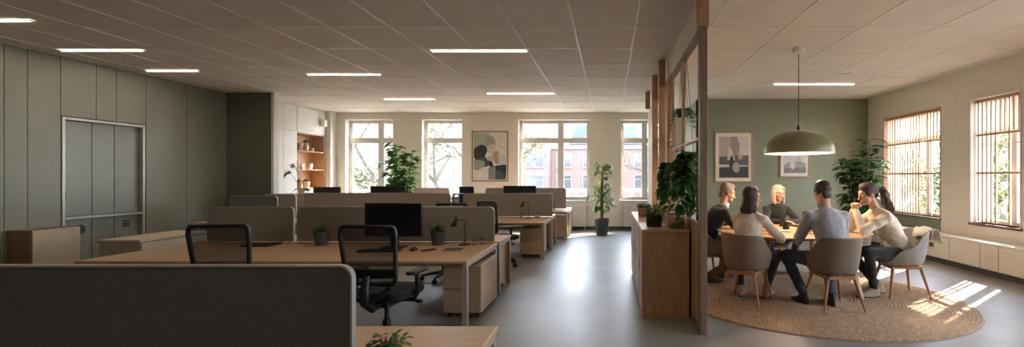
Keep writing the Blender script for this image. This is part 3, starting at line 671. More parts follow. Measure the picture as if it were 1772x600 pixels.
# ------------------------------------------------------------------ office chairs
def office_chair(label, loc, rz):
    t = thing('office_chair', label, 'office chair', loc, rz, 'black mesh office chairs')
    zt, zb = 1.085, .60
    def bp(u, v):   # u -1..1, v 0..1
        w_ = .215 + .035 * v; return Vector((u * w_, -.235 - .07 * v * (1 - .2 * v) + .035 * u * u - .02 * math.sin(v * 3), zb + (zt - zb) * v))
    loop = [bp(x, z) for x, z in rrect(-1, 1, 0, 1, .16, 5)]
    loop = loop + [loop[0]]
    b = MB(); b.tube(loop, .017, 8, caps=False); b.build('back_frame', M['black'], t)
    b = MB(); N = 10; b.rings([[bp(-.97 + 1.94 * j / N, .02 + .96 * i / N) for j in range(N + 1)] for i in range(N + 1)], False, closed=False); b.build('backrest', M['mesh'], t)
    b = MB(); b.rings([[bp(-.95 + 1.9 * j / N, .10 + .16 * i / 4) + Vector((0, .02, 0)) for j in range(N + 1)] for i in range(5)], False, closed=False)
    o = b.build('lumbar_support', M['black'], t); mo = o.modifiers.new('th', 'SOLIDIFY'); mo.thickness = .02
    b = MB(); b.tube([(0, -.05, .42), (0, -.2, .40), (0, -.285, .46), (0, -.295, .58), (0, -.27, .68)], [.04, .045, .04, .036, .026], 10)
    for s in (-1, 1): b.tube([(0, -.27, .46), (s * .10, -.27, .50), (s * .19, -.235, .585)], [.03, .024, .018], 8)
    b.build('spine', M['black'], t)
    b = MB(); b.rings([[(x, y - .0, z) for x, y in rrect(-.25 * q, .25 * q, -.22 * q, .25 * q, .09 * q)] for q, z in ((.85, .44), (.97, .455), (1, .48), (.98, .505), (.9, .52))], True); b.build('seat', M['black_soft'], t, ang=60)
    b = MB(); b.box(-.09, .09, -.13, .1, .375, .44); b.tube([(.05, .03, .40), (.27, .05, .395)], .008, 8); b.capsule((.25, .05, .395), (.29, .05, .395), .016)
    b.build('mechanism', M['black'], t, bevel=.01)
    for s in (-1, 1):
        b = MB(); b.tube([(s * .1, 0, .41), (s * .26, 0, .43), (s * .29, 0, .49), (s * .285, 0, .66)], [.018, .02, .022, .022], 8); o = b.build('armrest', M['black'], t)
        b = MB(); b.prism(rrect(s * .285 - .045, s * .285 + .045, -.13, .13, .035), lambda u, v, k: (u, v, .66 + .028 * k)); b.build('arm_pad', M['black'], o, bevel=.008)
    b = MB(); b.tube([(0, 0, .08), (0, 0, .24)], .032, 14); b.tube([(0, 0, .24), (0, 0, .38)], .017, 12); b.build('gas_column', M['black'], t)
    b = MB()
    for k in range(5):
        a = R(90 + 72 * k); b.tube([(0, 0, .10), (.15 * math.cos(a), .15 * math.sin(a), .095), (.30 * math.cos(a), .30 * math.sin(a), .07)], [.03, .024, .016], 8)
    b.build('star_base', M['black'], t)
    for k in range(5):
        a = R(90 + 72 * k); c = Vector((.30 * math.cos(a), .30 * math.sin(a), .029)); n_ = Vector((-math.sin(a), math.cos(a), 0))
        b = MB(); b.tube([c - n_ * .026, c - n_ * .006], .028, 14); b.tube([c + n_ * .006, c + n_ * .026], .028, 14); b.tube([c + Vector((0, 0, .01)), c + Vector((0, 0, .045))], .009, 8); b.build('caster', M['black'], t)
    return t
oc = office_chair('black mesh office chair in front of the big monitor', (-1.97, 3.88, 0), R(-6))
copy_tree(oc, 'black mesh office chair half hidden behind the charcoal divider', (-3.30, 3.95, 0), R(3))
copy_tree(oc, 'black mesh office chair at the second bench, seen beside the divider edge', (-1.84, 7.36, 0), R(-38))
copy_tree(oc, 'black office chair pushed under the far side of the middle bench', (-2.42, 6.42, 0), R(176))
copy_tree(oc, 'black office chair between the second and third benches', (-3.55, 10.02, 0), R(160))

# ------------------------------------------------------------------ room divider and sideboard
PX = .858
t = thing('room_divider', 'open wooden room divider with posts and rails beside the meeting area', 'room divider', (PX + .03, 4.15, 0))
def dbox(name, x0, x1, y0, y1, z0, z1, m, bev=.003): b = MB(); b.box(x0 - PX - .03, x1 - PX - .03, y0 - 4.15, y1 - 4.15, z0, z1); return b.build(name, m, t, bevel=bev)
dbox('end_post', PX, PX + .066, 4.15, 4.27, 0, 2.92, M['post'])
dbox('ceiling_block', PX - .012, PX + .078, 4.13, 4.29, 2.92, CEIL - .006, M['oak_x'])
dbox('top_rail', PX, PX + .05, 4.27, 9.4, 2.86, 2.93, M['post'])
dbox('header_board', PX + .035, PX + .05, 4.29, 9.4, 2.93, CEIL - .006, M['cream'])
for y in (6.75, 7.8, 9.3): dbox('post', PX - .10, PX + .0, y, y + .07, 2.93 if y > 9 else .94, CEIL - .006, M['oak_x'])
dbox('mullion', PX + .005, PX + .04, 5.24, 5.28, .95, 2.86, M['oak_x'])
dbox('mullion', PX + .005, PX + .04, 6.1, 6.14, .95, 2.86, M['oak_x'])
dbox('wide_post', PX - .02, PX + .06, 6.45, 6.58, 1.0, 2.86, M['oak_x'])
dbox('lower_panel', PX + .01, PX + .05, 4.27, 9.4, .06, 1.04, M['oak_x'])
dbox('bottom_rail', PX, PX + .06, 4.27, 9.4, 0, .06, M['post'])
dbox('end_panel', PX - .03, PX + .03, 8.3, 9.5, 0, 2.86, M['white_paint'])
b = MB()
for k, z in enumerate((1.12, 1.2, 1.95, 2.02, 2.1)): b.box(-.012, .0, 6.14 - 4.15, 8.3 - 4.15, z, z + .02)
for y in (6.9, 7.25, 7.6, 7.95): b.box(-.03, -.014, y - 4.15, y + .03 - 4.15, 1.04, 2.86)
b.build('lattice', M['oak_x'], t, smooth=False)
b = MB(); b.box(-.02, .02, 4.27 - 4.15, 5.24 - 4.15, 1.86, 1.885); b.box(-.02, .02, 5.28 - 4.15, 6.1 - 4.15, 1.86, 1.885); b.build('cross_rail', M['oak_x'], t, smooth=False)
t = thing('sideboard', 'oak sideboard with sliding doors along the room divider', 'sideboard', (.593, 5.8, 0))
b = MB(); b.box(-.232, .25, -1.13, 1.18, .05, .905); b.build('body', M['oak_x'], t, smooth=False, bevel=.003)
b = MB(); b.box(-.252, .255, -1.16, 1.2, .907, .937); b.build('top', M['oak'], t, bevel=.003)
b = MB(); b.box(-.25, .25, -1.15, -1.132, .0, .905); b.build('side_panel', M['oak_x'], t, bevel=.002)
b = MB(); b.box(-.215, .24, -1.1, 1.16, 0, .05); b.build('plinth', M['kick'], t, smooth=False)
for k in range(4):
    y0 = -1.125 + k * .575; b = MB(); b.box(-.25, -.234, y0, y0 + .53, .055, .90); d = b.build('door', M['trim_light'] if k % 2 else M['oak_x'], t, bevel=.002)
    h = MB(); h.box(-.256, -.25, y0 + .47, y0 + .49, .42, .56); h.build('handle', M['black'], d, smooth=False)
bushy('herb_pot', 'green herb in a square black pot on the near end of the sideboard', (.50, 4.98, .937), .088, .125, .235, 1.15, 160, .05, .028, M['leaf'], M['pot_black'], square=True, style='herb')
bushy('herb_pot', 'low green plant in a square brown pot at the far end of the sideboard', (.48, 6.15, .937), .085, .13, .19, 1.1, 90, .05, .028, M['leaf'], M['pot_terra'], square=True, style='herb')
t = thing('planter_box', 'pale oak planter box on the sideboard against the divider post', 'planter', (.735, 4.92, .937))
b = MB(); b.box(-.10, .09, -.1, .1, 0, .14); b.build('box', M['oak_x'], t, bevel=.003)
b = MB(); b.box(-.09, .08, -.09, .09, .14, .145); b.build('soil', M['soil'], t, smooth=False)
t = thing('glass_vase', 'small smoky glass vase between the black pot and the planter box', 'vase', (.665, 5.33, .937))
b = MB(); b.lathe([(.001, .001), (.045, .001), (.05, .06), (.032, .12), (.036, .15), (.032, .15), (.028, .12), (.045, .06), (.04, .008), (.001, .008)]); b.build('body', M['clear'], t)
def trailing(name, label, loc, potr, n, fall, spread, mleaf, rail_z):
    t = thing(name, label, 'hanging plant', loc, 0, 'plants hanging on the room divider')
    b = MB(); b.lathe([(.001, 0), (potr * .8, 0), (potr, .13), (potr * .9, .13), (potr * .88, .11), (.001, .11)]); b.build('pot', M['pot_terra'], t)
    b = MB()
    for k in range(3):
        a = 2.1 * k; b.tube([(potr * .95 * math.cos(a), potr * .95 * math.sin(a), .12), (0, 0, rail_z - loc[2])], .003, 5)
    b.build('cord', M['bark'], t)
    lf = MB(); st = MB()
    for k in range(n):
        a = random.uniform(0, 2 * math.pi); d = Vector((math.cos(a) * .6, math.sin(a), 0)); L = fall * random.uniform(.35, 1.0) ** 1.2
        pts = [Vector((0, 0, .12)), d * spread * .6 + Vector((0, 0, .2)), d * spread + Vector((0, 0, .02)), d * spread * 1.1 + Vector((random.uniform(-.04, .04), random.uniform(-.05, .05), -L * .5)), d * spread + Vector((random.uniform(-.05, .05), random.uniform(-.06, .06), -L))]
        st.tube(pts, .003, 5)
        for j in range(16):
            u = random.uniform(.2, 1) * 3.99; i = int(u); p = pts[i].lerp(pts[i + 1], u - i); leaf_into(lf, p, rdir(-.7, .5) , random.uniform(.09, .14), .085, droop=.5, seg=3)
    st.build('stem', M['bark'], t); lf.build('foliage', mleaf, t, ang=80)
trailing('trailing_plant', 'big trailing pothos hanging in the divider beside the near post', (.84, 4.82, 1.56), .09, 17, .62, .15, M['leaf_dark'], 2.86)
trailing('trailing_plant', 'trailing pothos hanging further along the divider', (.80, 5.75, 1.48), .09, 12, .40, .17, M['leaf_dark'], 2.86)
t = thing('hanging_fern', 'feathery fern hanging high behind the divider', 'hanging plant', (.985, 5.95, 2.30), 0, 'plants hanging on the room divider')
b = MB(); b.lathe([(.001, 0), (.07, 0), (.08, .1), (.07, .1), (.001, .09)]); b.build('pot', M['pot_black'], t)
b = MB()
for k in range(3): b.tube([(.075 * math.cos(2.1 * k), .075 * math.sin(2.1 * k), .1), (0, 0, CEIL - .006 - 2.30)], .003, 5)
b.build('cord', M['bark'], t)
lf = MB()
for k in range(34):
    a = random.uniform(0, 2 * math.pi); d = Vector((math.cos(a), math.sin(a), 0)); L = random.uniform(.2, .42); pts = [Vector((0, 0, .1)) + d * .22 * u + Vector((0, 0, .18 * u - L * 1.5 * u * u)) for u in [i / 9 for i in range(10)]]
    for i in range(9):
        for s in (-1, 1): leaf_into(lf, pts[i], (pts[i + 1] - pts[i]).normalized() + d.cross(Vector((0, 0, 1))) * s, .05 * (1.1 - i / 10), .014, seg=2)
lf.build('foliage', M['leaf'], t, ang=80)

# shelf items and the orchid in the rear left corner
def vase(name, label, loc, r, h, m, prof=None, cat='vase', plant=False):
    t = thing(name, label, cat, loc); b = MB(); b.lathe([(.001, 0), (r * .7, 0), (r, h * .4), (r * .55, h * .85), (r * .65, h), (r * .5, h), (.001, h * .8)] if prof is None else prof); b.build('body', m, t)
    if plant:
        lf = MB()
        for k in range(26): leaf_into(lf, Vector((0, 0, h)), rdir(.1, .9), .12, .05, seg=3)
        lf.build('foliage', M['leaf'], t, ang=80)
cyl_p = lambda r, h: [(.001, 0), (r * .85, 0), (r, h), (r * .9, h), (.001, h * .9)]
sx = FX - .16
vase('ceramic_pot', 'terracotta pot on the upper open shelf', (sx, 11.32, 2.162), .07, .2, M['pot_terra'], cyl_p(.07, .2), 'pot')
vase('ceramic_vase', 'cream vase with green leaves on the upper open shelf', (sx, 11.62, 2.162), .065, .24, M['pot_white'], plant=True)
vase('ceramic_cup', 'small cup at the right end of the upper open shelf', (sx, 11.86, 2.162), .04, .1, M['pot_white'], cyl_p(.04, .1), 'cup')
vase('ceramic_vase', 'slim cream vase on the middle open shelf', (sx, 11.3, 1.682), .05, .22, M['pot_white'])
vase('ceramic_box', 'pale square canister on the middle open shelf', (sx, 11.75, 1.682), .08, .16, M['pot_white'], cyl_p(.075, .16), 'canister')
vase('ceramic_pot', 'planted terracotta pot on the lowest open shelf', (sx, 11.3, 1.202), .09, .17, M['pot_terra'], cyl_p(.09, .17), 'pot', True)
vase('ceramic_pot', 'planted cream pot on the lowest open shelf', (sx, 11.62, 1.202), .09, .17, M['pot_white'], cyl_p(.09, .17), 'pot', True)
t = thing('shelf_cabinet', 'cream waist high cabinet in front of the fitted cupboard', 'cabinet', (-7.2, 10.05, 0))
b = MB(); b.box(-.4, .3, -.15, .15, .04, 1.08); b.build('body', M['beige_cab'], t, smooth=False, bevel=.003)
b = MB(); b.box(-.42, .32, -.17, .17, 1.08, 1.105); b.build('top', M['oak'], t, bevel=.003)
for a, c in ((-.395, -.055), (-.05, .295)): b = MB(); b.box(a, c, -.166, -.15, .06, 1.07); b.build('door', M['beige_cab'], t, bevel=.002)
b = MB(); b.box(-.38, .28, -.13, .13, 0, .04); b.build('plinth', M['kick'], t, smooth=False)
t = thing('orchid', 'arching orchid with pale blossom and dark leaves in a cream pot', 'orchid', (-7.05, 10.05, 1.105))
pot_into(t, .08, .12, M['pot_white'])
b = MB(); b.tube([(0, 0, .1), (-.03, 0, .3), (-.10, 0, .5), (-.16, .0, .64), (-.22, 0, .68)], .006, 6); b.tube([(0, 0, .1), (-.16, 0, .35), (-.26, 0, .5)], .005, 6); b.build('stem', M['leaf_pale'], t)
lf = MB()
for k in range(9): leaf_into(lf, Vector((0, 0, .1)), rdir(.0, .5), .2, .07, droop=.5)
for k in range(5): leaf_into(lf, Vector((-.26, 0, .5)), rdir(-.4, .6), .16, .07, droop=.6)
lf.build('foliage', M['leaf'], t, ang=80)
b = MB()
for k in range(14): leaf_into(b, Vector((-.17 - .04 * random.random(), 0, .60 + .06 * random.random())), rdir(-.5, .7), .09, .06)
b.build('blossom', M['pot_white'], t, ang=80)

# ------------------------------------------------------------------ radiators and low wall cabinets
def radiator(label, x0, x1):
    cx = (x0 + x1) / 2; h = (x1 - x0) / 2
    t = thing('radiator', label, 'radiator', (cx, YB - .13, .1), 0, 'panel radiators under the back windows')
    b = MB(); b.box(-h, h, -.03, .03, 0, .58); b.build('panel', M['radiator'], t, bevel=.008)
    b = MB()
    k = -h + .04
    while k < h - .03: b.box(k, k + .02, -.036, -.03, .04, .54); k += .06
    b.build('ribs', M['radiator'], t, smooth=False)
    b = MB(); b.box(-h - .01, h + .01, -.035, .035, .58, .6); b.build('grille', M['radiator'], t)
    b = MB(); b.tube([(h - .05, 0, 0), (h - .05, 0, -.1)], .012, 8); b.build('pipe', M['radiator'], t)
    for s in (-1, 1): b = MB(); b.box(s * (h - .12) - .02, s * (h - .12) + .02, .03, .115, .1, .4); b.build('bracket', M['radiator'], t)
radiator('white radiator under the double back window', -2.4, -.65)
radiator('white radiator under the window beside the room divider', .4, 1.5)
radiator('white radiator under the leftmost back window', -7.3, -6.3)
radiator('white radiator under the second back window', -5.2, -4.3)
t = thing('window_cabinet', 'run of low cream cabinets under the slatted windows', 'cabinet', (XR, 6.0, 0))
b = MB(); b.box(-.30, -.005, -7.5, 4.15, .09, .47); b.build('body', M['cream'], t, smooth=False)
b = MB(); b.box(-.325, -.005, -7.5, 4.17, .47, .50); b.build('top', M['white_paint'], t, bevel=.004)
b = MB(); b.box(-.27, -.005, -7.5, 4.1, 0, .09); b.build('plinth', M['kick'], t, smooth=False)
ys = [-2.4, -1.6, -.8, -.1, .42, .74, 1.35, 2.1, 2.75, 3.4, 4.13]
for a, c in zip(ys, ys[1:]): b = MB(); b.box(-.318, -.301, a + .006, c - .006, .10, .465); b.build('door', M['cream'], t, bevel=.003)
t = thing('wall_socket', 'square grey socket plate on the low cream cabinets', 'socket', (XR - .320, 7.75, .30))
b = MB(); b.box(-.008, -.0005, -.055, .055, -.045, .045); b.build('plate', M['trim_light'], t, bevel=.003)
b = MB(); b.box(-.010, -.008, -.035, .035, -.028, .028); b.build('insert', M['kick'], t, smooth=False)

# ------------------------------------------------------------------ pictures
def blob(cx, cz, rx, rz_, n=26, w=.12, seed=1, rot=0):
    rg = random.Random(seed); ph = [rg.uniform(0, 6) for _ in range(3)]; out = []
    for k in range(n):
        a = 2 * math.pi * k / n; q = 1 + w * math.sin(2 * a + ph[0]) + w * .6 * math.sin(3 * a + ph[1]); x = rx * q * math.cos(a); z = rz_ * q * math.sin(a)
        out.append((cx + x * math.cos(rot) - z * math.sin(rot), cz + x * math.sin(rot) + z * math.cos(rot)))
    return out
def clip(poly, x0, x1, z0, z1): return [(min(max(u, x0), x1), min(max(v, z0), z1)) for u, v in poly]
def picture(label, x0, x1, z0, z1, y, fr, matw, shapes, bg, fm):
    cx, cz = (x0 + x1) / 2, (z0 + z1) / 2; hx, hz = (x1 - x0) / 2, (z1 - z0) / 2
    t = thing('framed_picture', label, 'picture', (cx, y, cz))
    b = MB(); b.box(-hx, hx, -.03, -.002, hz - fr, hz); b.box(-hx, hx, -.03, -.002, -hz, -hz + fr); b.box(-hx, -hx + fr, -.03, -.002, -hz + fr, hz - fr); b.box(hx - fr, hx, -.03, -.002, -hz + fr, hz - fr)
    b.build('frame', fm, t, smooth=False)
    b = MB(); b.box(-hx + fr, hx - fr, -.012, -.006, -hz + fr, hz - fr); b.build('mat_board', M['mat_board'], t, smooth=False)
    ax, az = hx - fr - matw, hz - fr - matw; ms = [mat('print_ground', bg, .8)]; b = MB(); b.box(-ax, ax, -.0135, -.012, -az, az, 0)
    for k, (c, poly) in enumerate(shapes):
        ms.append(mat('print_tone', c, .8)); P = clip([(u * ax, v * az) for u, v in poly], -ax, ax, -az, az)
        e = -.0140 - .0004 * k; b.add([(u, e, v) for u, v in P], [tuple(range(len(P)))], k + 1)
    b.build('print', ms, t, smooth=False); return t
picture('large abstract print of grey and green shapes on the back wall', -3.88, -2.87, 1.36, 2.77, YB, .018, .03, [
    ((168, 178, 162), [(-1, 1), (-.05, 1), (.1, .75), (-.1, .2), (-.5, .1), (-1, .3)]),
    ((52, 60, 58), blob(-.62, .15, .45, .33, seed=2)), ((70, 86, 80), blob(-.45, -.25, .4, .25, seed=3)),
    ((150, 158, 152), blob(-.75, -.35, .38, .25, seed=4)), ((158, 154, 132), blob(.05, .58, .3, .28, w=.05, seed=5)),
    ((206, 192, 176), blob(.1, .3, .3, .2, seed=6)), ((172, 146, 116), blob(.45, -.05, .26, .3, w=.08, seed=7)),
    ((196, 196, 194), [(.5, .2), (1, 0), (1, -.4), (.55, -.35)]), ((46, 52, 54), blob(.72, -.6, .5, .28, seed=8)),
    ((66, 82, 94), blob(.6, -.85, .35, .25, seed=9)), ((128, 136, 136), [(-.1, -1), (.33, -1), (.36, -.5), (.15, -.3), (-.1, -.55)]),
    ((58, 60, 58), blob(.05, -.3, .12, .16, seed=10)), ((176, 172, 168), blob(.02, -.1, .22, .12, seed=12))], (222, 212, 202), M['frame_wood'])
gh = YG
picture('tall framed grey landscape print on the green wall, left of the pendant', 2.44, 3.32, 1.37, 2.52, gh, .02, .08, [
    ((176, 166, 158), [(-1, 1), (-.1, 1), (.0, .3), (-.4, 0), (-1, 0)]), ((150, 140, 132), [(-.2, 1), (.2, 1), (.4, .6), (.3, -.2), (-.3, -.2)]),
    ((96, 98, 98), [(-1, .02), (1, .1), (1, -.4), (-1, -.35)]), ((66, 70, 74), [(-1, -.5), (1, -.45), (1, -1), (-1, -1)]),
    ((206, 196, 184), [(-.45, -.15), (-.35, .5), (-.15, .4), (.1, -.15)]), ((186, 150, 122), [(.3, -.1), (.6, -.1), (.6, .15), (.3, .12)]),
    ((74, 70, 62), blob(-.15, -.25, .15, .35, seed=3)), ((170, 162, 152), blob(.15, -.5, .25, .25, w=.05, seed=5))], (202, 196, 192), M['slat'])
picture('small square framed print hanging below the pendant shade', 3.95, 4.64, 1.49, 2.20, gh, .018, .07, [
    ((158, 158, 156), [(-1, -.35), (-.6, -.05), (-.1, -.1), (.2, .05), (.7, -.05), (1, -.2), (1, -1), (-1, -1)]),
    ((128, 130, 130), [(-1, -.6), (1, -.5), (1, -1), (-1, -1)]), ((206, 204, 200), blob(-.2, -.3, .2, .4, w=.05, seed=3)), ((180, 178, 176), blob(.35, .2, .2, .2, seed=4))], (206, 204, 202), M['slat'])

# ------------------------------------------------------------------ meeting area: rug, table, chairs, pendant
RC = (2.55, 5.44)
t = thing('braided_rug', 'large round braided jute rug under the meeting table', 'rug', (RC[0], RC[1], 0))
prof = [(.001, .010)]; n = 44
for k in range(n):
    r0 = k / n; prof += [(r0 + .15 / n, .010), (r0 + .5 / n, .017), (r0 + .85 / n, .010)]
prof += [(1.0, .001), (.001, .001)]
jute = mat('jute_braid', (190, 160, 128), .95, rgb2=(146, 116, 86), scale=38, bump=.8, bscale=70, detail=8)
b = MB(); b.lathe(prof, n=120, sx=1.68, sy=1.47); b.build('braid', jute, t, ang=80)

TC = (2.48, 6.0); TZ = .77
t = thing('meeting_table', 'oval oak meeting table with splayed legs on the rug', 'table', (TC[0], TC[1], 0))
b = MB(); b.lathe([(.001, TZ - .035), (.90, TZ - .035), (.965, TZ - .03), (1, TZ - .012), (.995, TZ - .003), (.985, TZ), (.001, TZ)], n=72, sx=1.0, sy=.85); b.build('tabletop', M['oak'], t, ang=50)
RT = .018
for sx_, sy_ in ((1, -1), (-1, -1), (1, 1), (-1, 1)):
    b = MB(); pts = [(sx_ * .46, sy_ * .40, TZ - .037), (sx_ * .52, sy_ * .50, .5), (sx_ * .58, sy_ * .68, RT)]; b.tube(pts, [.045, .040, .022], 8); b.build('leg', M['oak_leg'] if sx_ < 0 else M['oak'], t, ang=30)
b = MB(); b.tube([(-.46, -.40, TZ - .065), (.46, .40, TZ - .065)], .025, sq=True); b.tube([(.46, -.40, TZ - .065), (-.46, .40, TZ - .065)], .025, sq=True); b.build('cross_frame', M['oak_leg'], t)

def shell_chair(label, loc, rz, m):
    t = thing('shell_armchair', label, 'chair', (loc[0], loc[1], RT), rz, 'shell armchairs around the meeting table')
    seat = .43 - RT; NA = 48; rings = []
    def rim(a):    # a: 0 = back (-y)
        c = math.cos(a); back = max(0, c); h = .02 + .17 * (0.5 + .5 * math.tanh((math.degrees(abs(a)) * -1 + 122) / 14)) + .215 * (0.5 + .5 * math.tanh((76 - math.degrees(abs(a))) / 13))
        rr = .27; return h, rr
    for q, hh in ((.001, 0), (.3, .0), (.6, .0), (.78, .015), (.88, .07), (.93, .2), (.97, .45), (1.0, .72), (1.03, .93), (1.04, 1.0)):
        ring = []
        for k in range(NA):
            a = -math.pi + 2 * math.pi * k / NA; h, rr = rim(a); x = math.copysign(abs(math.sin(a)) ** .8, math.sin(a)) * rr * q; y = -math.copysign(abs(math.cos(a)) ** .85, math.cos(a)) * rr * q
            if math.cos(a) > 0: y *= 1 + .12 * hh * h / .4
            z = seat + h * hh - (.02 if hh == 0 else .02 * (1 - hh)) + (0 if q > .5 else -.008)
            ring.append((x, y + .02, z))
        rings.append(ring)
    b = MB(); b.rings(rings, False); o = b.build('shell', m, t, ang=80)
    mo = o.modifiers.new('th', 'SOLIDIFY'); mo.thickness = .022; mo.offset = -1; mo = o.modifiers.new('sub', 'SUBSURF'); mo.levels = 1; mo.render_levels = 1
    b = MB(); b.lathe([(.001, seat + .002), (.19, seat + .002), (.205, seat + .012), (.19, seat + .026), (.001, seat + .03)], c=(0, .03, 0), n=30); b.build('seat_pad', m, t)
    b = MB(); z = seat - .045
    for s in (-1, 1): b.tube([(s * .15, -.16, z), (s * .15, .18, z)], .018, sq=True)
    for y in (-.16, .18): b.tube([(-.15, y, z), (.15, y, z)], .018, sq=True)
    b.build('under_frame', M['oak_leg'], t)
    for sx_ in (-1, 1):
        for sy_ in (-1, 1):
            b = MB(); yb = .17 if sy_ > 0 else -.15; b.tube([(sx_ * .15, yb, z), (sx_ * .235, sy_ * .235 + .01, 0)], [.02, .011], 10); b.build('leg', M['oak_leg'], t)
    return t
def face(p, q): return math.atan2(-(q[0] - p[0]), q[1] - p[1])
CH = {'A': (1.62, 5.22), 'B': (2.54, 4.99), 'C': (3.66, 5.52), 'D': (1.36, 6.30), 'E': (2.68, 7.18), 'F': (3.72, 6.75)}
FA = {'A': R(-38), 'B': R(4), 'C': R(84), 'D': R(-82), 'E': R(180), 'F': R(128)}
shell_chair('taupe shell armchair under the long haired woman in cream', CH['A'], FA['A'], M['shell'])
shell_chair('taupe shell armchair seen from behind under the man in grey', CH['B'], FA['B'], M['shell'])
shell_chair('light grey shell armchair under the ponytailed woman', CH['C'], FA['C'], M['shell_grey'])
shell_chair('shell armchair under the man in the dark jacket', CH['D'], FA['D'], M['shell'])
shell_chair('shell armchair under the woman in black with glasses', CH['E'], FA['E'], M['shell'])
shell_chair('empty taupe shell armchair in front of the corner plant', CH['F'], FA['F'], M['shell'])

t = thing('draped_cloth', 'cream garment draped over the back of the light grey chair', 'garment', (3.93, 5.46, .845))
b = MB(); pr = [(-.05, -.09), (-.035, -.02), (-.022, .012), (.0, .028), (.03, .02), (.05, -.03), (.06, -.10), (.085, -.15)]
b.rings([[(u + .012 * math.sin(7 * k), -.17 + .34 * k / 9, v + .008 * math.cos(5 * k) - .02 * abs(k - 4.5) / 4.5) for u, v in pr] for k in range(10)], False, closed=False)
o = b.build('fabric', M['mat_board'], t, ang=80); mo = o.modifiers.new('th', 'SOLIDIFY'); mo.thickness = .006
t = thing('pendant_lamp', 'wide olive green dome pendant lamp above the meeting table', 'pendant lamp', (2.65, 6.16, CEIL))
b = MB(); b.lathe([(.001, 0), (.075, 0), (.08, -.01), (.078, -.07), (.05, -.085), (.001, -.085)]); b.build('canopy', M['tbar'], t)
zs = 1.82 - CEIL
b = MB(); b.tube([(0, 0, -.08), (0, 0, zs + .36)], .005, 8); b.build('cord', M['black'], t)
b = MB(); b.lathe([(.012, .06), (.02, .06), (.024, .0), (.02, -.01)], c=(0, 0, zs + .33)); b.lathe([(.001, .06), (.02, .06)], c=(0, 0, zs + .33)); b.build('cap', M['lampmetal'], t)
RO = .457; HO = .325
prof = [(.02, zs + HO + .005)] + [(RO * math.sin(R(a)) ** .92, zs + .03 + (HO - .03) * math.cos(R(a))) for a in range(6, 91, 6)] + [(RO + .003, zs + .012), (RO + .002, zs)]
b = MB(); b.lathe(prof, n=64); o = b.build('lamp_shade', M['shade'], t, ang=70)
b = MB(); b.lathe([(max(.001, r_ - .008), z_ - .007) for r_, z_ in prof[:-1]] + [(RO - .004, zs)], n=64); b.build('shade_lining', M['shade_in'], t, ang=70)
b = MB(); b.ell((0, 0, zs + .15), (.05, .05, .06)); b.tube([(0, 0, zs + .2), (0, 0, zs + .30)], .02, 10); b.build('bulb', M['bulb'], t)
b = MB(); b.tube([(0.02, 0, zs + .1), (0.02, 0, zs - .09)], .002, 6); b.capsule((.02, 0, zs - .09), (.02, 0, zs - .105), .006); b.build('pull_cord', M['lampmetal'], t)
pl = bpy.data.lights.new('pendant_light', 'POINT'); pl.energy = 45; pl.color = (1, .80, .60); pl.shadow_soft_size = .06
po = bpy.data.objects.new('pendant_light', pl); col.objects.link(po); po.parent = t; po.location = (0, 0, zs + .06)

# table items
def cup(label, x, y, r=.045, h=.1):
    t = thing('dark_cup', label, 'cup', (x, y, TZ), 0, 'dark cups on the meeting table'); b = MB(); b.lathe([(.001, .001), (r * .8, .001), (r, h), (r * .92, h), (r * .75, .01), (.001, .01)], n=24); b.build('body', M['pot_black'], t)
    b = MB(); b.lathe([(.001, h * .86), (r * .9, h * .86)], n=20); b.build('coffee', M['soil'], t)
cup('dark cup nearest the hands of the woman in black', 2.52, 6.42)
cup('larger dark cup nearer the camera on the meeting table', 2.44, 6.08, .052, .10)
t = thing('open_notebook', 'thin notebook with a dark cover edge before the woman in cream', 'notebook', (2.28, 5.86, TZ), R(-20))
b = MB(); b.box(-.12, .12, -.085, .085, 0, .004); b.build('cover', M['pot_black'], t, smooth=False)
b = MB(); b.box(-.115, .115, -.08, .08, .004, .012); b.build('pages', M['mat_board'], t, smooth=False)
t = thing('laptop', 'open dark laptop beside the man in grey', 'laptop', (2.83, 6.42, TZ), R(20))
b = MB(); b.prism(rrect(-.16, .16, -.11, .11, .012), lambda u, v, k: (u, v, .014 * k)); b.build('base', M['black'], t)
b = MB(); b.prism(rrect(-.16, .16, 0, .22, .012), lambda u, v, k: (u, -.11 - .05 * v / .22 - .007 * k, .016 + v)); b.build('lid', M['lampmetal'], t)
t = thing('smartphone', 'dark phone lying at the right end of the meeting table', 'phone', (3.02, 5.72, TZ), R(60))
b = MB(); b.prism(rrect(-.037, .037, -.078, .078, .01), lambda u, v, k: (u, v, .009 * k)); b.build('body', M['black'], t)
t = thing('pen', 'slim pen lying on the meeting table near the notebook', 'pen', (2.62, 5.75, TZ), R(70))
b = MB(); b.tube([(-.06, 0, .006), (.05, 0, .006)], .005, 8); b.tube([(.05, 0, .006), (.066, 0, .006)], [.005, .001], 8); b.build('barrel', M['black'], t)

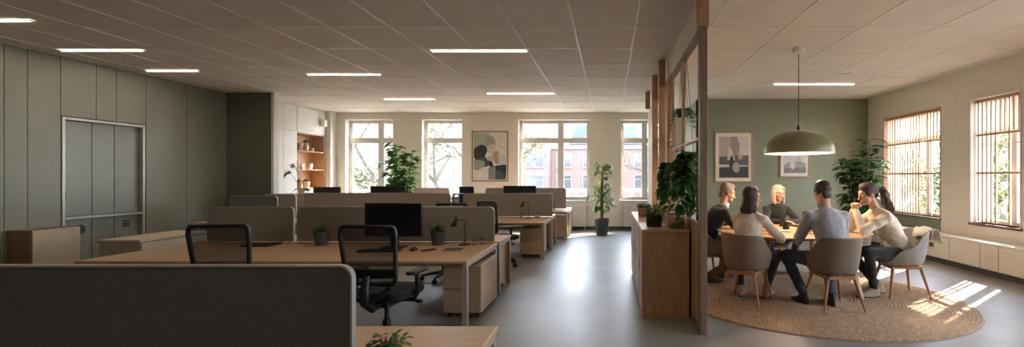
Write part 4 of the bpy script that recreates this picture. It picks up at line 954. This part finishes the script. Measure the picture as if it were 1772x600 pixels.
# ------------------------------------------------------------------ people
def ik(s, e, a, b_, pole):
    d = e - s; L = min(d.length, (a + b_) * .995); u = d.normalized(); e = s + u * L
    x = (a * a - b_ * b_ + L * L) / (2 * L); h = math.sqrt(max(1e-6, a * a - x * x)); p = (pole - u * pole.dot(u)).normalized()
    return s + u * x + p * h, e
def remesh(o, vox, smooth=3, wr=0):
    m = o.modifiers.new('skin', 'REMESH'); m.mode = 'VOXEL'; m.voxel_size = vox; m.use_smooth_shade = True
    m = o.modifiers.new('soft', 'SMOOTH'); m.factor = .5; m.iterations = smooth
    if wr:
        tx = bpy.data.textures.new('wrinkle', 'CLOUDS'); tx.noise_scale = .11; tx.noise_depth = 2
        m = o.modifiers.new('wrinkle', 'DISPLACE'); m.texture = tx; m.strength = wr; m.mid_level = .5; m.texture_coords = 'LOCAL'
    return o
def loft_into(b, C, sections, ax, ay, n=20):   # C(t)->point ; sections (t, w, d)
    b.rings([[C(t) + ax * w_ * math.cos(2 * math.pi * j / n) + ay * d_ * math.sin(2 * math.pi * j / n) for j in range(n)] for t, w_, d_ in sections], True)
SKIN = mat('skin_tone', (206, 158, 130), .55, rgb2=(192, 142, 114), scale=14)
LIPS = mat('lip_tone', (170, 104, 92), .5)
EYEW = mat('eye_white', (225, 220, 214), .3); EYED = mat('eye_iris', (54, 44, 36), .2)
def hand_into(b, w_, d, nrm, side, S, curl):
    d = d.normalized(); nrm = (nrm - d * nrm.dot(d)).normalized(); lat = d.cross(nrm).normalized() * side   # lat: towards the thumb
    P = .085 * S
    for k, off in enumerate((.027, .009, -.009, -.026)):
        off *= S; m = w_ + lat * off * .7 + d * .01; kn = w_ + lat * off + d * (P - .006 * abs(k - 1)) 
        b.capsule(m, kn, .0145 * S, .0115 * S, 8)
        L = (.040, .045, .042, .032)[k] * S; a = curl; p = kn
        for j, (ll, rr) in enumerate(((L, .0088), (L * .62, .0080), (L * .5, .0072))):
            dd = d * math.cos(a) - nrm * math.sin(a) * 1.0; q = p + dd * ll; b.capsule(p, q, rr * S, rr * .92 * S, 8); p = q; a += curl * .9
    p = w_ + lat * .022 * S + d * .02 * S; q = p + (lat * .75 + d * .7 - nrm * .25).normalized() * .042 * S; r_ = q + (lat * .25 + d * .9 - nrm * .35).normalized() * .032 * S
    b.capsule(p, q, .013 * S, .0105 * S, 8); b.capsule(q, r_, .0100 * S, .0085 * S, 8)
def person(label, loc, rz, S, lean, hands, poles, feet, head, top, bottom, shoe, hair, hairm, sit=.43, twist=0, curl=(.45, .45), glasses=False, collar=None, side_lean=0, fem=False, handn=None, knee_w=.5, beard=None, skirt=None, cuff=.0):
    t = thing('person', label, 'person', (loc[0], loc[1], 0), rz, 'people in the meeting')
    V = Vector; pz = sit + .105 * S; P = V((0, 0, pz))
    up = V((math.sin(side_lean), math.sin(lean), math.cos(lean))).normalized(); ax = V((math.cos(twist), math.sin(twist), 0)); ax = (ax - up * ax.dot(up)).normalized(); ay = up.cross(ax)
    NL = .50 * S
    def C(u): return P + up * (u * NL) + V((0, -math.sin(u * math.pi) * .02, 0)) * S + V((0, 1, 0)) * (0.045 * u * u * S)
    neck = C(1.0); sw = (.155 if fem else .175) * S; sh = {s: C(.845) + ax * s * sw for s in (-1, 1)}
    hyaw, hpitch, hfwd = head; hc = neck + (up * .5 + V((0, 0, .5))).normalized() * .165 * S + V((0, hfwd * S, 0))
    HT = Matrix.Translation(hc) @ Matrix.Rotation(hyaw, 4, 'Z') @ Matrix.Rotation(hpitch, 4, 'X') @ Matrix.Scale(S * 1.0, 4)
    H = lambda x, y, z: HT @ V((x, y, z))
    arms = {}
    for s in (-1, 1):
        e, w_ = ik(sh[s], V(hands[s]), .285 * S, .25 * S, V(poles[s])); arms[s] = (e, w_)
    legs = {}
    for s in (-1, 1):
        hip = P + ax * s * .088 * S + V((0, 0, -.01)); k, a = ik(hip, V(feet[s]), .43 * S, .43 * S, V((s * knee_w, 1.0, 1.0))); legs[s] = (hip, k, a)
    g = (.88 if fem else 1.0) * S
    # body: one continuous surface with head, neck, hands, feet
    b = MB(); loft_into(b, C, [(-.12, .10 * g, .07 * g), (0, .13 * g, .09 * g), (.5, .11 * g, .075 * g), (.85, .12 * g, .07 * g), (.98, .06 * g, .05 * g)], ax, ay)
    b.capsule(C(.9), H(0, -.02, -.05), .056 * g, .052 * g)
    b.ell((0, -.014, .035), (.073, .09, .086), HT); b.ell((0, .032, -.02), (.057, .05, .068), HT); b.ell((0, .026, -.062), (.049, .052, .044), HT)
    b.ell((0, .066, -.093), (.021, .016, .017), HT); b.ell((0, .062, .03), (.05, .022, .03), HT)
    for s in (-1, 1):
        b.ell((s * .034, .055, -.024), (.021, .022, .022), HT); b.ell((s * .075, -.008, -.008), (.009, .019, .03), HT); b.ell((s * .011, .094, -.034), (.008, .010, .007), HT)
    b.capsule(H(0, .083, .012), H(0, .106, -.028), .0085 * S, .0115 * S, 8)
    b.capsule(H(-.016, .078, -.062), H(.016, .078, -.062), .010 * S, .010 * S, 8)
    for s in (-1, 1):
        e, w_ = arms[s]; b.capsule(sh[s], e, .035 * g, .033 * g); b.capsule(e, w_, .033 * g, .025 * g)
        fd = (w_ - e).normalized(); hn = V(handn[s]) if handn else V((0, 0, 1)); hd = (fd + V((0, 0, -fd.z * .8))).normalized() if handn is None else (fd + V((0, 0, .0))).normalized()
        hand_into(b, w_ + fd * .012, hd, hn, -s * (1 if True else 1), S * (.93 if fem else 1), curl[0 if s < 0 else 1])
        hip, k, a = legs[s]; b.capsule(P, hip, .07 * g, .07 * g); b.capsule(hip, k, .055 * g, .045 * g); b.capsule(k, a, .045 * g, .033 * g); b.capsule(a, a + V((0, .06 * S, -.035 * S)), .03 * g, .025 * g)
    bo = b.build('body', SKIN, t); remesh(bo, .0062 * S, 2)
    # top
    b = MB()
    sec = [(-.20, .155, .115), (-.05, .172, .13), (.15, .165, .128), (.35, .150, .115), (.55, .158, .118), (.72, .172, .120), (.86, .165, .105), (.94, .115, .082), (1.02, .066, .064)]
    if fem: sec = [(-.20, .165, .12), (-.05, .175, .13), (.15, .16, .122), (.35, .143, .11), (.55, .148, .118), (.72, .155, .122), (.86, .145, .098), (.94, .10, .076), (1.0, .064, .062)]
    loft_into(b, C, [(u, w_ * S, d_ * S) for u, w_, d_ in sec], ax, ay, 24)
    for s in (-1, 1):
        e, w_ = arms[s]; b.capsule(sh[s], e, (.059 if fem else .065) * S, .050 * S); b.capsule(e, w_ - (w_ - e).normalized() * (.01 + cuff), .050 * S, .036 * S); b.capsule(C(.78), sh[s], .082 * S, .064 * S); b.capsule(C(.97), sh[s], .05 * S, .056 * S)
    to = b.build('top', top, t); remesh(to, .010 * S, 4, .022 * S)
    if collar:
        b = MB(); n_ = 18; rs = []
        for u, rr in ((.97, .072), (1.03, .066), (1.12, .060), (1.12, .056), (1.0, .058)):
            rs.append([C(1.0) + up * (u - 1) * NL + ax * rr * S * math.cos(2 * math.pi * j / n_) + ay * rr * S * math.sin(2 * math.pi * j / n_) for j in range(n_)])
        b.rings(rs, False); b.build('collar', collar, t)
    # trousers
    b = MB(); b.ell(tuple(P + V((0, -.01, .0))), (.168 * S, .13 * S, .105 * S))
    for s in (-1, 1):
        hip, k, a = legs[s]; b.capsule(hip, k, .088 * g, .064 * g); b.capsule(k, a + (k - a).normalized() * .03, .064 * g, .046 * g)
    o = b.build('trousers', bottom, t); remesh(o, .011 * S, 4, .018 * S)
    for s in (-1, 1):
        hip, k, a = legs[s]; b = MB(); z0 = a.z - .085 * S; dx = V((s * .18, 1, 0)).normalized()
        rs = []
        lat = V((dx.y, -dx.x, 0))
        for zz, l0, l1, ww in ((.004, -.07, .19, .043), (.02, -.072, .192, .045), (.045, -.07, .17, .042), (.065, -.066, .10, .038), (.10, -.055, .045, .036), (.125, -.05, .04, .037)):
            ring = []
            for j in range(20):
                th = 2 * math.pi * j / 20; cx_ = (l0 + l1) / 2; ring.append(V((a.x, a.y, z0 + zz * S)) + dx * (cx_ + (l1 - l0) / 2 * math.cos(th)) * S + lat * ww * S * math.sin(th) * (1.0 if math.cos(th) > -.3 else .85))
            rs.append(ring)
        b.rings(rs, True); so_ = b.build('shoe', shoe, t, ang=50)
        b = MB(); b.rings([[p + (p - V((a.x, a.y, p.z)) ) * .03 + V((0, 0, -.006)) for p in rs[0]], [p + (p - V((a.x, a.y, p.z))) * .03 + V((0, 0, .012)) for p in rs[0]]], True); b.build('sole', M['pot_black'], so_)
    # eyes, brows, lips
    for s in (-1, 1):
        b = MB(); b.ell((s * .030, .0735, .006), (.0135, .0105, .0085), HT, 12, 8); b.ell((s * .030, .0805, .006), (.006, .0045, .006), HT, 10, 8, 1); b.build('eye', [EYEW, EYED], t)
        b = MB(); b.tube([H(s * .015, .086, .023), H(s * .030, .085, .029), H(s * .046, .073, .024)], [.0028 * S, .0036 * S, .002 * S], 6); b.build('eyebrow', hairm, t)
    b = MB(); b.ell((0, .0865, -.058), (.021, .007, .0045), HT); b.ell((0, .086, -.066), (.018, .007, .005), HT); b.build('lips', LIPS, t)
    # hair
    b = MB(); rg = random.Random(5)
    if hair == 'short':
        b.ell((0, -.024, .050), (.080, .092, .084), HT)
        for s in (-1, 1): b.ell((s * .062, -.012, .022), (.018, .052, .045), HT); b.ell((s * .069, .018, .012), (.007, .014, .03), HT)
        b.ell((0, -.075, -.012), (.058, .030, .058), HT)
    elif hair == 'swept':
        b.ell((0, -.024, .052), (.083, .094, .087), HT); b.ell((.0, .040, .104), (.052, .034, .024), HT)
        for s in (-1, 1): b.ell((s * .062, -.012, .022), (.021, .054, .048), HT)
        b.ell((0, -.078, -.015), (.060, .032, .062), HT)
    elif hair == 'long':
        b.ell((0, -.026, .045), (.082, .094, .090), HT); b.ell((0, -.062, -.04), (.072, .045, .09), HT)
        for k in range(60):
            a = R(180 * (k + rg.random()) / 60 * 1.25 - 22); x0 = .083 * math.cos(a); y0 = -.015 - .085 * math.sin(a); L = rg.uniform(.19, .25)
            b.tube([H(x0 * .8, y0 * .9, .07), H(x0 * 1.02, y0, .0), H(x0 * 1.02 + rg.uniform(-.008, .012), y0 - .006, -.07), H(x0 * 1.12 + rg.uniform(-.014, .014), y0 - .012 + rg.uniform(-.01, .01), -.13), H(x0 * .95 + rg.uniform(-.035, .035), y0 + rg.uniform(-.02, .02), -L)], [.010 * S, .011 * S, .011 * S, .011 * S, .004 * S], 6)
    elif hair == 'bob':
        b.ell((0, -.026, .047), (.087, .096, .090), HT); b.ell((0, -.062, -.03), (.084, .050, .085), HT)
        for k in range(60):
            a = R(180 * (k + rg.random()) / 60 * 1.38 - 34); x0 = .085 * math.cos(a); y0 = -.01 - .082 * math.sin(a); L = rg.uniform(.125, .165)
            b.tube([H(x0 * .8, y0 * .9, .075), H(x0 * 1.05, y0, .0), H(x0 * 1.12, y0, -.07), H(x0 * 1.08 + rg.uniform(-.012, .012), y0 + rg.uniform(-.01, .02), -L)], [.014 * S, .016 * S, .015 * S, .006 * S], 6)
        for s in (-1, 1): b.tube([H(s * .005, .055, .112), H(s * .045, .068, .08), H(s * .074, .045, .02)], [.012 * S, .016 * S, .012 * S], 8)
    elif hair == 'ponytail':
        b.ell((0, -.024, .046), (.082, .098, .086), HT); b.ell((0, -.07, .0), (.068, .040, .062), HT)
        for s in (-1, 1): b.ell((s * .060, -.012, .022), (.021, .058, .042), HT)
        b.ell((0, -.124, .035), (.026, .026, .026), HT)
        for k in range(26):
            j = lambda q: rg.uniform(-q, q)
            b.tube([H(j(.01), -.12, .035 + j(.01)), H(j(.03), -.165 + j(.02), .015 + j(.02)), H(j(.038), -.185 + j(.032), -.06 + j(.02)), H(j(.042), -.185 + j(.04), -.15 + j(.02)), H(j(.03), -.195 + j(.04), -.24 + j(.03))], [.014 * S, .018 * S, .018 * S, .016 * S, .004 * S], 6)
    if hair != 'short': b.ell((0, .008, .085), (.069, .060, .050), HT)
    else: b.ell((0, .004, .082), (.068, .060, .050), HT)
    o = b.build('hair', hairm, t); remesh(o, .0055 * S, 1, .009)
    if beard:
        b = MB(); b.ell((0, .050, -.078), (.046, .034, .032), HT); b.ell((0, .076, -.088), (.026, .014, .018), HT); o = b.build('beard', beard, t); remesh(o, .006 * S, 1, .004)
    if glasses:
        b = MB()
        for s in (-1, 1):
            b.tube([H(s * (.031 + .021 * math.cos(a)), .098, .004 + .017 * math.sin(a)) for a in [2 * math.pi * j / 16 for j in range(17)]], .0019 * S, 6, caps=False); b.tube([H(s * .052, .098, .008), H(s * .074, .07, .01), H(s * .078, .0, .008)], .0018 * S, 6)
        b.tube([H(-.010, .099, .006), H(.010, .099, .006)], .0018 * S, 6); b.build('glasses', M['lampmetal'], t)
    return t
def fabric(n, c, c2=None, sc_=30): return mat(n, c, .92, rgb2=c2, scale=sc_, bump=.35, bscale=160, sheen=.15)
hair_m = lambda n, c, c2: mat(n, c, .55, rgb2=c2, scale=30, stretch=(3, 3, .5), bump=.7, bscale=60)
F_grey = fabric('blue_grey_shirt', (164, 164, 167), (148, 149, 153)); F_cream = fabric('cream_knit', (234, 221, 202), (220, 205, 184))
F_navy = fabric('dark_navy_jacket', (30, 33, 40)); F_black = fabric('black_shirt', (26, 27, 30)); F_denim = fabric('blue_denim', (66, 84, 108), (50, 64, 86)); F_dden = fabric('dark_denim', (58, 68, 86), (44, 52, 68))
F_khaki = fabric('brown_trousers', (112, 92, 72)); F_blk = fabric('black_trousers', (28, 28, 30)); F_shirt = fabric('pale_blue_shirt', (196, 200, 208))
SH_blk = mat('black_leather', (30, 28, 27), .4); SH_brown = mat('brown_leather', (74, 54, 42), .5); SH_beige = mat('beige_suede', (176, 158, 136), .8)
TE = TZ
# local frame: +y forward, +x to the person's right
person('man in a grey shirt with short brown hair, seated with his back to the camera', CH['B'], FA['B'], 1.16, R(13),
       {-1: (-.14, .50, TE + .05), 1: (.14, .50, TE + .05)}, {-1: (-.55, -.2, -1), 1: (.55, -.2, -1)}, {-1: (-.24, .20, RT + .09), 1: (.04, .10, RT + .09)},
       (R(6), R(-6), .02), F_grey, F_dden, SH_blk, 'short', hair_m('brown_hair', (74, 52, 38), (52, 36, 27)), collar=F_grey)
person('long haired woman in a cream sweater, seated with her back half turned', CH['A'], FA['A'], 1.07, R(13),
       {-1: (-.02, .50, TE + .045), 1: (.20, .44, TE + .045)}, {-1: (-1.0, -.3, -.6), 1: (1.0, -.5, -.8)}, {-1: (-.14, .22, RT + .09), 1: (.12, .34, RT + .09)},
       (R(-42), R(-4), .01), F_cream, F_dden, SH_beige, 'long', hair_m('dark_brown_hair', (72, 46, 34), (48, 30, 23)), fem=True)
person('fair haired man in a dark jacket at the left of the table', CH['D'], FA['D'], 1.14, R(24),
       {-1: (-.12, .56, TE + .05), 1: (.02, .58, TE + .045)}, {-1: (-1.0, -.2, -.7), 1: (1.0, -.3, -.8)}, {-1: (-.12, .30, RT + .09), 1: (.10, .02, RT + .09)},
       (R(-3), R(-14), .02), F_navy, F_khaki, SH_brown, 'swept', hair_m('sandy_grey_hair', (150, 130, 108), (112, 96, 80)), collar=F_shirt, beard=hair_m('grey_stubble', (168, 142, 122), (140, 114, 96)))
person('smiling woman in black with glasses and a silver blonde bob, facing the camera', CH['E'], FA['E'], 1.06, R(14),
       {-1: (-.06, .50, TE + .045), 1: (.03, .54, TE + .045)}, {-1: (-1.0, -.1, -.5), 1: (1.0, -.1, -.5)}, {-1: (-.10, .40, RT + .09), 1: (.12, .34, RT + .09)},
       (R(16), R(-4), .0), F_black, F_denim, SH_brown, 'bob', hair_m('silver_blonde_hair', (196, 184, 166), (150, 136, 118)), glasses=True, fem=True)
person('woman with a brown ponytail in a cream sweater, chin resting on her hands', (CH['C'][0] - .02, CH['C'][1]), FA['C'], 1.17, R(25),
       {-1: (-.028, .53, 1.07), 1: (.033, .53, 1.07)}, {-1: (-.55, .30, -1.0), 1: (.55, .30, -1.0)}, {-1: (-.12, .36, RT + .09), 1: (.08, .22, RT + .09)},
       (R(4), R(-14), .03), F_cream, F_blk, SH_beige, 'ponytail', hair_m('chestnut_hair', (82, 52, 38), (52, 32, 24)), fem=True, curl=(.9, .9), handn={-1: (-1, .25, 0), 1: (1, .25, 0)})
